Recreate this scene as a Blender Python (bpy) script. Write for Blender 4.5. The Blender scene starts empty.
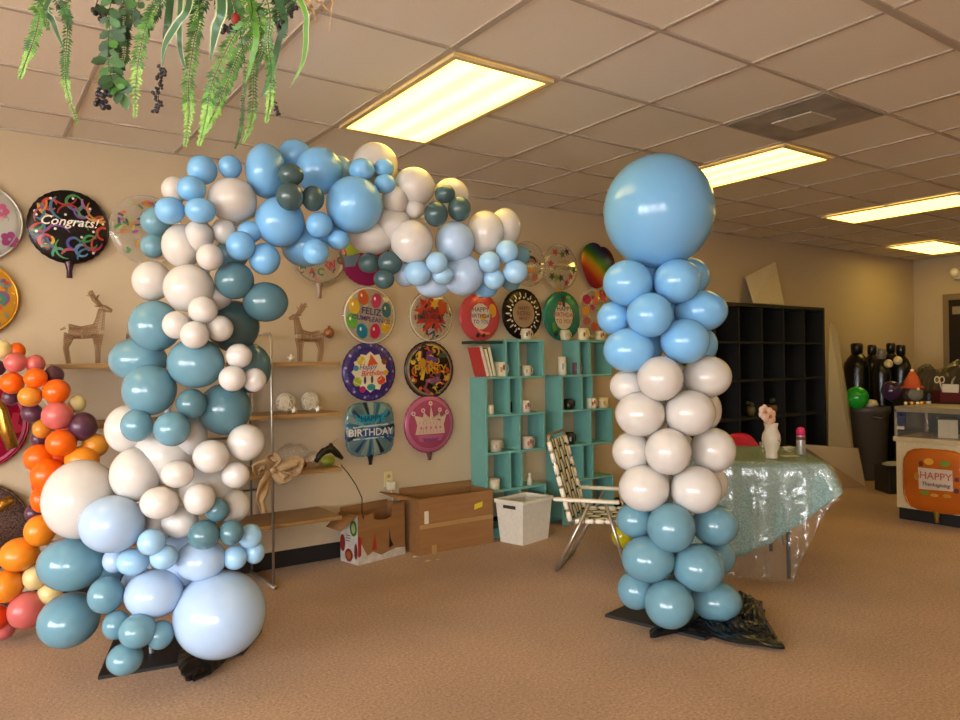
import bpy, bmesh, math, random
from mathutils import Vector, Matrix, noise
random.seed(7)
C = bpy.context.scene.collection
sc = bpy.context.scene
PI = math.pi
# ------------------------------------------------------------------ camera
FPX, TH, PT, RO, H = 740.1, math.radians(35.1), math.radians(.28), math.radians(-.72), 1.36
CEIL, YW, XW = 2.70, 4.887, 10.73
F = Vector((math.sin(TH)*math.cos(PT), math.cos(TH)*math.cos(PT), math.sin(PT)))
R0 = Vector((math.cos(TH), -math.sin(TH), 0)); U0 = R0.cross(F)
R = R0*math.cos(RO)+U0*math.sin(RO); U = -R0*math.sin(RO)+U0*math.cos(RO)
CAM = Vector((0, 0, H))
FH = Vector((math.sin(TH), math.cos(TH), 0))           # horizontal forward
cam = bpy.data.cameras.new('camera'); co = bpy.data.objects.new('camera', cam); C.objects.link(co)
co.matrix_world = Matrix(((R.x, U.x, -F.x, 0), (R.y, U.y, -F.y, 0), (R.z, U.z, -F.z, H), (0, 0, 0, 1)))
cam.sensor_width = 36; cam.lens = FPX/960*36; cam.clip_start = .05; sc.camera = co

def ray(u, v): return F+R*((u-480)/FPX)+U*((360-v)/FPX)
def at(u, v, D): return CAM+ray(u, v)*D
def on_z(u, v, z=0): d = ray(u, v); return CAM+d*((z-H)/d.z)
def on_y(u, v, y=YW): d = ray(u, v); return CAM+d*(y/d.y)
def on_x(u, v, x): d = ray(u, v); return CAM+d*(x/d.x)

# ------------------------------------------------------------------ materials
def lin(h):
    if not isinstance(h, str): return tuple(h)
    h = h.lstrip('#'); o = []
    for i in (0, 2, 4):
        c = int(h[i:i+2], 16)/255
        o.append(c/12.92 if c <= .04045 else ((c+.055)/1.055)**2.4)
    return tuple(o)
_M = {}
def mat(col, rough=.5, metal=0, var=.06, scale=40, bump=0, sub=0, coat=0, emit=0, alpha=None, trans=0, name=None, bdist=.002):
    key = (col, rough, metal, var, scale, bump, sub, coat, emit, alpha, trans, bdist)
    if key in _M: return _M[key]
    m = bpy.data.materials.new(name or 'surface_'+(col.strip('#') if isinstance(col, str) else 'tint')); m.use_nodes = True
    nt = m.node_tree; b = nt.nodes['Principled BSDF']; c = lin(col)
    b.inputs['Roughness'].default_value = rough; b.inputs['Metallic'].default_value = metal
    tc = nt.nodes.new('ShaderNodeTexCoord'); nz = nt.nodes.new('ShaderNodeTexNoise')
    nz.inputs['Scale'].default_value = scale; nz.inputs['Detail'].default_value = 4
    nt.links.new(tc.outputs['Object'], nz.inputs['Vector'])
    rp = nt.nodes.new('ShaderNodeValToRGB')
    rp.color_ramp.elements[0].position = .3; rp.color_ramp.elements[1].position = .7
    rp.color_ramp.elements[0].color = (*[x*(1-var) for x in c], 1); rp.color_ramp.elements[1].color = (*[min(1, x*(1+var)) for x in c], 1)
    nt.links.new(nz.outputs['Fac'], rp.inputs['Fac']); nt.links.new(rp.outputs['Color'], b.inputs['Base Color'])
    if bump:
        bp = nt.nodes.new('ShaderNodeBump'); bp.inputs['Strength'].default_value = bump; bp.inputs['Distance'].default_value = bdist
        nt.links.new(nz.outputs['Fac'], bp.inputs['Height']); nt.links.new(bp.outputs['Normal'], b.inputs['Normal'])
    if sub:
        b.inputs['Subsurface Weight'].default_value = sub; b.inputs['Subsurface Radius'].default_value = (.06, .05, .04); b.inputs['Subsurface Scale'].default_value = 1
    if coat: b.inputs['Coat Weight'].default_value = coat; b.inputs['Coat Roughness'].default_value = .06
    if emit: b.inputs['Emission Color'].default_value = (*c, 1); b.inputs['Emission Strength'].default_value = emit
    if trans: b.inputs['Transmission Weight'].default_value = trans
    if alpha is not None: b.inputs['Alpha'].default_value = alpha
    _M[key] = m; return m
def clear_film(name, col='e8eef0', a=.18, rough=.08, bump=.0, scale=14, gmax=.6):
    if name in _M: return _M[name]
    m = bpy.data.materials.new(name); m.use_nodes = True; nt = m.node_tree; nt.nodes.clear()
    o = nt.nodes.new('ShaderNodeOutputMaterial'); t = nt.nodes.new('ShaderNodeBsdfTransparent'); g = nt.nodes.new('ShaderNodeBsdfGlossy')
    d = nt.nodes.new('ShaderNodeBsdfDiffuse'); m1 = nt.nodes.new('ShaderNodeMixShader'); m2 = nt.nodes.new('ShaderNodeMixShader'); lw = nt.nodes.new('ShaderNodeLayerWeight')
    g.inputs['Roughness'].default_value = rough; g.inputs['Color'].default_value = (1, 1, 1, 1); d.inputs['Color'].default_value = (*lin(col), 1)
    m1.inputs['Fac'].default_value = a; nt.links.new(t.outputs[0], m1.inputs[1]); nt.links.new(d.outputs[0], m1.inputs[2])
    lw.inputs['Blend'].default_value = .25
    mp = nt.nodes.new('ShaderNodeMapRange'); mp.inputs['To Min'].default_value = .03; mp.inputs['To Max'].default_value = gmax
    nt.links.new(lw.outputs['Fresnel'], mp.inputs['Value']); nt.links.new(mp.outputs[0], m2.inputs['Fac'])
    nt.links.new(m1.outputs[0], m2.inputs[1]); nt.links.new(g.outputs[0], m2.inputs[2]); nt.links.new(m2.outputs[0], o.inputs['Surface'])
    if bump:
        tc = nt.nodes.new('ShaderNodeTexCoord'); nz = nt.nodes.new('ShaderNodeTexNoise'); nz.inputs['Scale'].default_value = scale; nz.inputs['Distortion'].default_value = 1.5
        bp = nt.nodes.new('ShaderNodeBump'); bp.inputs['Strength'].default_value = bump; bp.inputs['Distance'].default_value = .02
        nt.links.new(tc.outputs['Object'], nz.inputs['Vector']); nt.links.new(nz.outputs['Fac'], bp.inputs['Height']); nt.links.new(bp.outputs[0], g.inputs['Normal']); nt.links.new(bp.outputs[0], lw.inputs['Normal'])
    _M[name] = m; return m
def wood(col, dark, name, scale=3, rough=.45):
    if name in _M: return _M[name]
    m = bpy.data.materials.new(name); m.use_nodes = True; nt = m.node_tree; b = nt.nodes['Principled BSDF']; b.inputs['Roughness'].default_value = rough
    tc = nt.nodes.new('ShaderNodeTexCoord'); mp = nt.nodes.new('ShaderNodeMapping'); mp.inputs['Scale'].default_value = (1, 18, 18)
    nz = nt.nodes.new('ShaderNodeTexNoise'); nz.inputs['Scale'].default_value = scale; nz.inputs['Detail'].default_value = 6; rp = nt.nodes.new('ShaderNodeValToRGB')
    rp.color_ramp.elements[0].position = .35; rp.color_ramp.elements[1].position = .65
    rp.color_ramp.elements[0].color = (*lin(dark), 1); rp.color_ramp.elements[1].color = (*lin(col), 1)
    nt.links.new(tc.outputs['Object'], mp.inputs[0]); nt.links.new(mp.outputs[0], nz.inputs['Vector']); nt.links.new(nz.outputs['Fac'], rp.inputs['Fac']); nt.links.new(rp.outputs[0], b.inputs['Base Color'])
    _M[name] = m; return m
def carpet_mat():
    m = bpy.data.materials.new('tan_carpet'); m.use_nodes = True; nt = m.node_tree; b = nt.nodes['Principled BSDF']; b.inputs['Roughness'].default_value = .95
    b.inputs['Sheen Weight'].default_value = .12
    tc = nt.nodes.new('ShaderNodeTexCoord')
    n1 = nt.nodes.new('ShaderNodeTexNoise'); n1.inputs['Scale'].default_value = 75; n1.inputs['Detail'].default_value = 8; n1.inputs['Roughness'].default_value = .75
    n2 = nt.nodes.new('ShaderNodeTexNoise'); n2.inputs['Scale'].default_value = 1.6; n2.inputs['Detail'].default_value = 5
    r1 = nt.nodes.new('ShaderNodeValToRGB'); r1.color_ramp.elements[0].position = .34; r1.color_ramp.elements[1].position = .66
    r1.color_ramp.elements[0].color = (*lin('846243'), 1); r1.color_ramp.elements[1].color = (*lin('cfa882'), 1)
    r2 = nt.nodes.new('ShaderNodeValToRGB'); r2.color_ramp.elements[0].position = .35; r2.color_ramp.elements[1].position = .65
    r2.color_ramp.elements[0].color = (.86, .86, .85, 1); r2.color_ramp.elements[1].color = (1.0, 1.0, 1.0, 1)
    mx = nt.nodes.new('ShaderNodeMix'); mx.data_type = 'RGBA'; mx.blend_type = 'MULTIPLY'; mx.inputs['Factor'].default_value = 1
    for n in (n1, n2): nt.links.new(tc.outputs['Object'], n.inputs['Vector'])
    nt.links.new(n1.outputs['Fac'], r1.inputs['Fac']); nt.links.new(n2.outputs['Fac'], r2.inputs['Fac'])
    nt.links.new(r1.outputs[0], mx.inputs['A']); nt.links.new(r2.outputs[0], mx.inputs['B']); nt.links.new(mx.outputs['Result'], b.inputs['Base Color'])
    bp = nt.nodes.new('ShaderNodeBump'); bp.inputs['Strength'].default_value = .6; bp.inputs['Distance'].default_value = .006
    nt.links.new(n1.outputs['Fac'], bp.inputs['Height']); nt.links.new(bp.outputs[0], b.inputs['Normal']); return m

# ------------------------------------------------------------------ mesh helper
class MB:
    def __init__(s): s.v = []; s.f = []; s.mi = []; s.ms = []; s.cur = 0; s.flat = set()
    def m(s, mt):
        if mt not in s.ms: s.ms.append(mt)
        s.cur = s.ms.index(mt); return s
    def add(s, vs, fs, flat=False):
        o = len(s.v); s.v += [tuple(x) for x in vs]
        for f in fs:
            if flat: s.flat.add(len(s.f))
            s.f.append([i+o for i in f]); s.mi.append(s.cur)
        return s
    def box(s, lo, hi, M=None):
        (a, b, c), (d, e, f) = lo, hi
        vs = [Vector(p) for p in ((a, b, c), (d, b, c), (d, e, c), (a, e, c), (a, b, f), (d, b, f), (d, e, f), (a, e, f))]
        if M: vs = [M @ v for v in vs]
        return s.add(vs, [(3, 2, 1, 0), (4, 5, 6, 7), (0, 1, 5, 4), (1, 2, 6, 5), (2, 3, 7, 6), (3, 0, 4, 7)], True)
    def tube(s, pts, r, n=8, caps=True):
        pts = [Vector(p) for p in pts]; rs = r if isinstance(r, (list, tuple)) else [r]*len(pts)
        vs = []; fs = []; up = None
        for i, p in enumerate(pts):
            t = (pts[min(i+1, len(pts)-1)]-pts[max(i-1, 0)]).normalized()
            if up is None: up = t.orthogonal().normalized()
            up = (up-t*up.dot(t)); up = up.normalized() if up.length > 1e-6 else t.orthogonal().normalized(); w = t.cross(up)
            for k in range(n):
                a = 2*PI*k/n; vs.append(p+(up*math.cos(a)+w*math.sin(a))*rs[i])
        for i in range(len(pts)-1):
            for k in range(n): fs.append((i*n+k, i*n+(k+1) % n, (i+1)*n+(k+1) % n, (i+1)*n+k))
        if caps: fs.append(tuple(range(n-1, -1, -1))); fs.append(tuple((len(pts)-1)*n+k for k in range(n)))
        return s.add(vs, fs)
    def lathe(s, prof, n=24, c=(0, 0, 0), M=None):
        vs = []; fs = []
        for (r, z) in prof:
            for k in range(n):
                a = 2*PI*k/n; v = Vector((c[0]+r*math.cos(a), c[1]+r*math.sin(a), c[2]+z)); vs.append(M @ v if M else v)
        for i in range(len(prof)-1):
            for k in range(n): fs.append((i*n+k, i*n+(k+1) % n, (i+1)*n+(k+1) % n, (i+1)*n+k))
        fs.append(tuple(range(n-1, -1, -1))); fs.append(tuple((len(prof)-1)*n+k for k in range(n)))
        return s.add(vs, fs)
    def ball(s, c, r, n=12, m=8, M=None):
        rr = r if isinstance(r, (tuple, list)) else (r, r, r)
        vs = [Vector((c[0], c[1], c[2]-rr[2]))]; fs = []
        for j in range(1, m):
            t = -PI/2+PI*j/m
            for k in range(n):
                a = 2*PI*k/n; vs.append(Vector((c[0]+rr[0]*math.cos(t)*math.cos(a), c[1]+rr[1]*math.cos(t)*math.sin(a), c[2]+rr[2]*math.sin(t))))
        vs.append(Vector((c[0], c[1], c[2]+rr[2])))
        for k in range(n): fs.append((0, 1+(k+1) % n, 1+k)); fs.append((len(vs)-1, 1+(m-2)*n+k, 1+(m-2)*n+(k+1) % n))
        for j in range(m-2):
            for k in range(n): fs.append((1+j*n+k, 1+j*n+(k+1) % n, 1+(j+1)*n+(k+1) % n, 1+(j+1)*n+k))
        if M: vs = [M @ v for v in vs]
        return s.add(vs, fs)
    def grid(s, fn, nu, nv, flat=False):
        vs = [fn(i/nu, j/nv) for j in range(nv+1) for i in range(nu+1)]
        fs = [(j*(nu+1)+i, j*(nu+1)+i+1, (j+1)*(nu+1)+i+1, (j+1)*(nu+1)+i) for j in range(nv) for i in range(nu)]
        return s.add(vs, fs, flat)
    def build(s, name, mt=None, parent=None, origin=None, smooth=True, bevel=0, solid=0):
        me = bpy.data.meshes.new(name)
        off = Vector(origin) if origin is not None else Vector((0, 0, 0))
        me.from_pydata([tuple(Vector(v)-off) for v in s.v], [], s.f); me.validate(); 
        for m_ in (s.ms or [mt]): me.materials.append(m_)
        if len(me.polygons) == len(s.f):
            for i, p in enumerate(me.polygons):
                p.material_index = s.mi[i] if s.ms else 0; p.use_smooth = smooth and i not in s.flat
        me.update()
        o = bpy.data.objects.new(name, me); C.objects.link(o); o.location = off
        if parent: o.parent = parent
        if bevel: b = o.modifiers.new('b', 'BEVEL'); b.width = bevel; b.segments = 2; b.limit_method = 'ANGLE'
        if solid: b = o.modifiers.new('s', 'SOLIDIFY'); b.thickness = solid; b.offset = 0
        return o
def tag(o, label=None, cat=None, group=None, kind=None):
    if label: o['label'] = label
    if cat: o['category'] = cat
    if group: o['group'] = group
    if kind: o['kind'] = kind
    return o
def thing(name, label, cat, loc=(0, 0, 0), rz=0, group=None):
    o = bpy.data.objects.new(name, None); C.objects.link(o); o.location = loc; o.rotation_euler = (0, 0, rz); o.empty_display_size = .1
    return tag(o, label, cat, group)
def struct(mb, name, mt=None, label=None, **k):
    o = mb.build(name, mt, **k); o['kind'] = 'structure'
    o['label'] = label or name.replace('_', ' '); return o
def up_copy(src, loc, label, group=None, rz=0, scale=None):
    c = src.copy(); C.objects.link(c); c.location = loc; c.rotation_euler = (0, 0, rz); c['label'] = label
    if scale: c.scale = (scale,)*3
    if group: c['group'] = group
    for ch in src.children:
        d = ch.copy(); C.objects.link(d); d.parent = c
        for g in ch.children: e = g.copy(); C.objects.link(e); e.parent = d
    return c
def FR(o, a, b=None, z=0): # local frame matrix: x=a, y=b
    a = Vector(a).normalized(); b = Vector(b).normalized() if b else Vector((0, 0, 1)).cross(a)
    c = a.cross(b); return Matrix(((a.x, b.x, c.x, o[0]), (a.y, b.y, c.y, o[1]), (a.z, b.z, c.z, o[2]+z), (0, 0, 0, 1)))

# ------------------------------------------------------------------ room
YF, XL = -3.2, -4.6
wallm = mat('bfab8d', .85, var=.02, scale=200, bump=.15, name='beige_wall_paint')
struct(MB().box((XL-.2, YF-.2, -.1), (XW+.2, YW+.2, 0)), 'floor', carpet_mat(), 'tan speckled low pile carpet')
struct(MB().box((XL, YW, 0), (XW, YW+.15, CEIL+.2)), 'wall_back', wallm, 'beige painted wall covered with foil balloons')
struct(MB().box((XW, YF-.15, 0), (XW+.15, YW+.15, CEIL+.2)), 'wall_right', wallm)
tilem = mat('e6dccc', .9, var=.05, scale=160, bump=.3, name='ceiling_tile')
struct(MB().box((XL, YF, CEIL+.006), (XW, YW, CEIL+.1)), 'ceiling', tilem, 'suspended ceiling of square beige tiles')
g = MB(); G = .6096; X0, Y0 = 1.725, 1.411
i = -8
barm = mat('b3a596', .6, var=.02, name='ceiling_grid_bar')
for i in range(-10, 15):
    x = X0+i*G; w = .010 if (i % 4) else .016
    if XL < x < XW: g.box((x-w, YF, CEIL-.001), (x+w, YW, CEIL+.006))
for j in range(-8, 6):
    y = Y0+j*G; w = .018 if j == 0 else .010
    g.box((XL, y-w, CEIL-.002), (XW, y+w, CEIL+.006))
g.box((XL, YW-.02, CEIL-.004), (XW, YW, CEIL+.006)); g.box((XW-.02, YF, CEIL-.004), (XW, YW, CEIL+.006))
struct(g, 'trim_1', barm, 'ceiling grid of thin metal bars')
bb = mat('17120f', .6, name='black_baseboard')
struct(MB().box((XL, YW-.012, 0), (5.2, YW, .11)), 'baseboard_back', bb, 'black rubber baseboard')
struct(MB().box((XW-.012, YF, 0), (XW, 3.45, .11)), 'baseboard_right', bb, 'black rubber baseboard of right wall')
# storefront windows: left wall, and the left end of the wall behind the camera
mull = mat('4a3f36', .4, metal=.6, name='bronze_mullion')
glassm = clear_film('window_glass', a=.0, rough=.02)
WY = [-2.9+k*1.42 for k in range(5)]; WX = [XL+.3, XL+1.75, XL+3.2]; ZB, ZT_ = .45, 2.35
struct(MB().box((XL-.15, YF-.15, 0), (XL, YW+.15, ZB)), 'wall_left', wallm)
struct(MB().box((XL-.15, YF-.15, ZT_), (XL, YW+.15, CEIL+.2)), 'wall_left_upper', wallm)
struct(MB().box((XL-.15, WY[-1], ZB), (XL, YW+.15, ZT_)), 'wall_left_end', wallm)
struct(MB().box((XL-.15, YF-.15, ZB), (XL, WY[0], ZT_)), 'wall_left_start', wallm)
struct(MB().box((XL, YF-.15, 0), (XW, YF, ZB)), 'wall_front', wallm)
struct(MB().box((XL, YF-.15, ZT_), (XW, YF, CEIL+.2)), 'wall_front_upper', wallm)
struct(MB().box((WX[-1], YF-.15, ZB), (XW, YF, ZT_)), 'wall_front_end', wallm)
struct(MB().box((XL, YF-.15, ZB), (WX[0], YF, ZT_)), 'wall_front_start', wallm)
WIN = []
def window(n, p, q):      # p, q: xy ends of the opening
    p = Vector((p[0], p[1], 0)); q = Vector((q[0], q[1], 0)); M = FR(p, q-p); L_ = (q-p).length
    w = MB().m(mull).box((0, -.04, ZB), (.05, .04, ZT_), M).box((L_-.05, -.04, ZB), (L_, .04, ZT_), M).box((.05, -.04, ZB), (L_-.05, .04, ZB+.05), M).box((.05, -.04, ZT_-.05), (L_-.05, .04, ZT_), M)
    o = struct(w, 'window_%d' % n, None, 'storefront window frame'); MB().box((.05, -.004, ZB+.05), (L_-.05, .004, ZT_-.05), M).build('pane', glassm, o); WIN.append((p, q))
for k in range(4): window(k+1, (XL-.075, WY[k]), (XL-.075, WY[k+1]))
for k in range(2): window(k+5, (WX[k+1], YF-.075), (WX[k], YF-.075))
struct(MB().box((-40, -40, -.12), (40, 40, -.11)), 'ground_outside', mat('cbc7bf', .9, name='pavement'), 'pavement outside the shop')
# door on the right wall
d = MB().m(mat('7d6a52', .5)).box((XW-.05, 4.43, 0), (XW-.001, 4.5, 2.2)).box((XW-.05, 3.45, 2.12), (XW-.001, 4.43, 2.2)).box((XW-.05, 3.38, 0), (XW-.001, 3.45, 2.2))
d1 = struct(d, 'door_1', None, 'door frame on right wall')
MB().m(mat('1d130c', .35, name='dark_door')).box((XW-.04, 3.45, 0), (XW-.002, 4.43, 2.12)).build('door_leaf', None, d1)
MB().m(mat('8a7a66', .4)).box((XW-.06, 3.55, 1.93), (XW-.041, 4.38, 2.03)).build('closer_rail', None, d1)
e = thing('emergency_light', 'small white twin emergency light high on right wall beside the door', 'light', (XW, 4.22, 2.42))
MB().m(mat('d9cfc0', .4)).box((-.09, -.14, -.04), (-.002, .14, .06)).build('housing', None, e, bevel=.01)
for s in (-1, 1): MB().m(mat('efe6d6', .3)).lathe([(.02, -.03), (.05, -.01), (.055, .02), (.01, .02)], 16, M=Matrix.Translation((-.12, s*.1, .05)) @ Matrix.Rotation(-PI/2, 4, 'Y')).build('lamp_head', None, e)

# ------------------------------------------------------------------ ceiling lights
def panel(i, j, di, dj, label):
    x0, y0, x1, y1 = X0+i*G, Y0+j*G, X0+(i+di)*G, Y0+(j+dj)*G
    t = thing('ceiling_light', label, 'ceiling light', ((x0+x1)/2, (y0+y1)/2, CEIL-.008), 0, 'ceiling light panels')
    hx, hy = (x1-x0)/2-.022, (y1-y0)/2-.022
    f = MB(); w = .028
    f.box((-hx, -hy, -.008), (hx, -hy+w, .006)).box((-hx, hy-w, -.008), (hx, hy, .006)).box((-hx, -hy+w, -.008), (-hx+w, hy-w, .006)).box((hx-w, -hy+w, -.008), (hx, hy-w, .006))
    f.build('frame', mat('d8c290', .5), t)
    m = bpy.data.materials.get('glowing_diffuser')
    if not m:
        m = bpy.data.materials.new('glowing_diffuser'); m.use_nodes = True; nt = m.node_tree; b = nt.nodes['Principled BSDF']
        b.inputs['Base Color'].default_value = (.8, .75, .5, 1)
        tc = nt.nodes.new('ShaderNodeTexCoord'); sp = nt.nodes.new('ShaderNodeSeparateXYZ'); nt.links.new(tc.outputs['Generated'], sp.inputs[0])
        # three tubes behind the diffuser: brighter bands
        mm = nt.nodes.new('ShaderNodeMath'); mm.operation = 'MULTIPLY'; mm.inputs[1].default_value = 2*PI*3
        ax = sp.outputs[0]
        nt.links.new(ax, mm.inputs[0]); cs = nt.nodes.new('ShaderNodeMath'); cs.operation = 'COSINE'; nt.links.new(mm.outputs[0], cs.inputs[0])
        mr = nt.nodes.new('ShaderNodeMapRange'); mr.inputs['From Min'].default_value = 1; mr.inputs['From Max'].default_value = -1; mr.inputs['To Min'].default_value = 0; mr.inputs['To Max'].default_value = 1
        nt.links.new(cs.outputs[0], mr.inputs['Value'])
        rp = nt.nodes.new('ShaderNodeValToRGB'); rp.color_ramp.elements[0].color = (1, .66, .10, 1); rp.color_ramp.elements[1].color = (1, .75, .17, 1)
        nt.links.new(mr.outputs[0], rp.inputs['Fac']); nt.links.new(rp.outputs[0], b.inputs['Emission Color']); b.inputs['Emission Strength'].default_value = LIGHT
    MB().box((-hx+w, -hy+w, -.004), (hx-w, hy-w, .004)).build('diffuser', m, t)
LIGHT = 4.6
panel(0, 2, 1, 2, 'large glowing yellow light panel above the balloon arch')
panel(4, 2, 1, 2, 'glowing light panel just right of the giant blue balloon')
panel(8, 2, 1, 2, 'third glowing light panel, between the arch side panels and the far corner')
panel(12, 4, 2, 1, 'farthest and smallest light panel near the door corner')
panel(12, -1, 1, 2, 'unseen light panel over the display counter, added to brighten the right wall')  # out-of-view panel added to lift the dark right wall
panel(8, -1, 1, 2, 'unseen light panel right of the camera view, added to help light the right wall')  # also added out of view, for more light on the right wall
panel(-4, 2, 1, 2, 'light panel left of the camera view near the hanging plant')
for k_, i_ in enumerate((-4, 0, 4, 8)): panel(i_, -4, 1, 2, ['light panel behind the camera on the window side', 'light panel behind the camera, second from the windows', 'light panel behind the camera, third from the windows', 'light panel behind the camera, farthest from the windows'][k_])
v = thing('ceiling_vent', 'dusty grey square air vent in the ceiling', 'air vent', (X0+3.5*G, Y0+1.5*G, CEIL-.004))
hs = G/2-.015
MB().m(mat('999187', .6, var=.3, scale=5)).box((-hs, -hs, -.003), (hs, hs, .002)).build('plate', None, v)
MB().m(mat('b8b0a2', .6)).box((-.12, -.12, -.012), (.12, .12, -.004)).build('inner_plate', None, v, bevel=.003)

# ------------------------------------------------------------------ latex balloons
COL = {'sky': '78b2e0', 'white': 'cdc7c1', 'teal': '6690a0', 'pale': 'a9c0da', 'light': '98bfdb', 'dteal': '41595b', 'teal_shaded': '51757f',  # last teal: dusty teal with the arch's shade mixed into its colour
       'orange': 'ea6206', 'gold': 'cf8629', 'coral': 'c96561', 'plum': '573044', 'cream': 'd8c68e', 'red': 'dd4512', 'amber': 'e2861f',
       'green': '1f9a2a', 'purple': '3a2347', 'yellow': 'd0c020'}
def latex(c): 
    return mat(COL[c], .32 if c in ('orange', 'gold', 'coral', 'plum', 'cream', 'red', 'amber') else .17, var=.015, scale=3, sub=.6 if c in ('white', 'pale', 'light', 'cream') else .15, coat=.08, name=c+'_latex')
BM = {}
def balloon_mesh(c, seg=32):
    if (c, seg) in BM: return BM[(c, seg)]
    mb = MB(); prof = []; n = seg//2+4
    # lathe around +Y (the knot end points to +Y)
    for i in range(n):
        t = i/(n-1)
        a = -PI/2+t*(PI*.95)
        r = math.cos(a); y = math.sin(a)
        if y > 0: r *= (1-.10*y*y); y *= 1.10
        prof.append((max(r, .002), y))
    r_, y_ = prof[-1]
    prof += [(.06, y_+.02), (.03, y_+.05), (.055, y_+.08), (.06, y_+.10), (.01, y_+.11)]
    mb.lathe([(r, y) for r, y in prof], seg, M=Matrix.Rotation(-PI/2, 4, 'X'))
    o = mb.build('balloon', latex(c)); me = o.data; bpy.data.objects.remove(o)
    me.name = 'balloon_'+c; BM[(c, seg)] = me; return me
def word(px):
    return 'small' if px < 15 else 'medium' if px < 21 else 'large' if px < 40 else 'giant'
WORDS = {'sky': 'sky blue', 'teal': 'dusty teal', 'pale': 'pale blue', 'light': 'light blue', 'dteal': 'dark teal', 'teal_shaded': 'dusty teal', 'gold': 'mustard', 'plum': 'plum', 'cream': 'cream'}
MAT = {}
def put_balloon(parent, u, v, rx, ry, c, D, lab=True, spin=None):
    p = at(u, v, D); k = D/FPX
    o = bpy.data.objects.new('balloon', balloon_mesh(c, 40 if rx > 22 else 28)); C.objects.link(o)
    rd = (rx+ry)/2
    tilt = Matrix.Rotation(random.uniform(-.18, .18), 3, 'Z') @ Matrix.Rotation(random.uniform(-.18, .18), 3, 'X')
    B = Matrix(((R.x, FH.x, 0), (R.y, FH.y, 0), (0, 0, 1))) if True else None
    a_, b_ = (u-480)/FPX, (360-v)/FPX          # an off-axis ellipsoid looks stretched: use its true radii
    rx_, ry_ = math.sqrt(rx*rx-(a_*rd)**2*.9), math.sqrt(ry*ry-(b_*rd)**2*.9)
    M3 = B @ Matrix.Diagonal((rx_*k, rd*k, ry_*k)) @ tilt
    M4 = M3.to_4x4(); M4.translation = p-(parent.location if parent else Vector())
    if parent: o.parent = parent
    o.matrix_local = M4; MAT[o.name] = M4
    if lab: o['label'] = '%s %s balloon' % (word(rd), WORDS.get(c, c))
    return o

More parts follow.
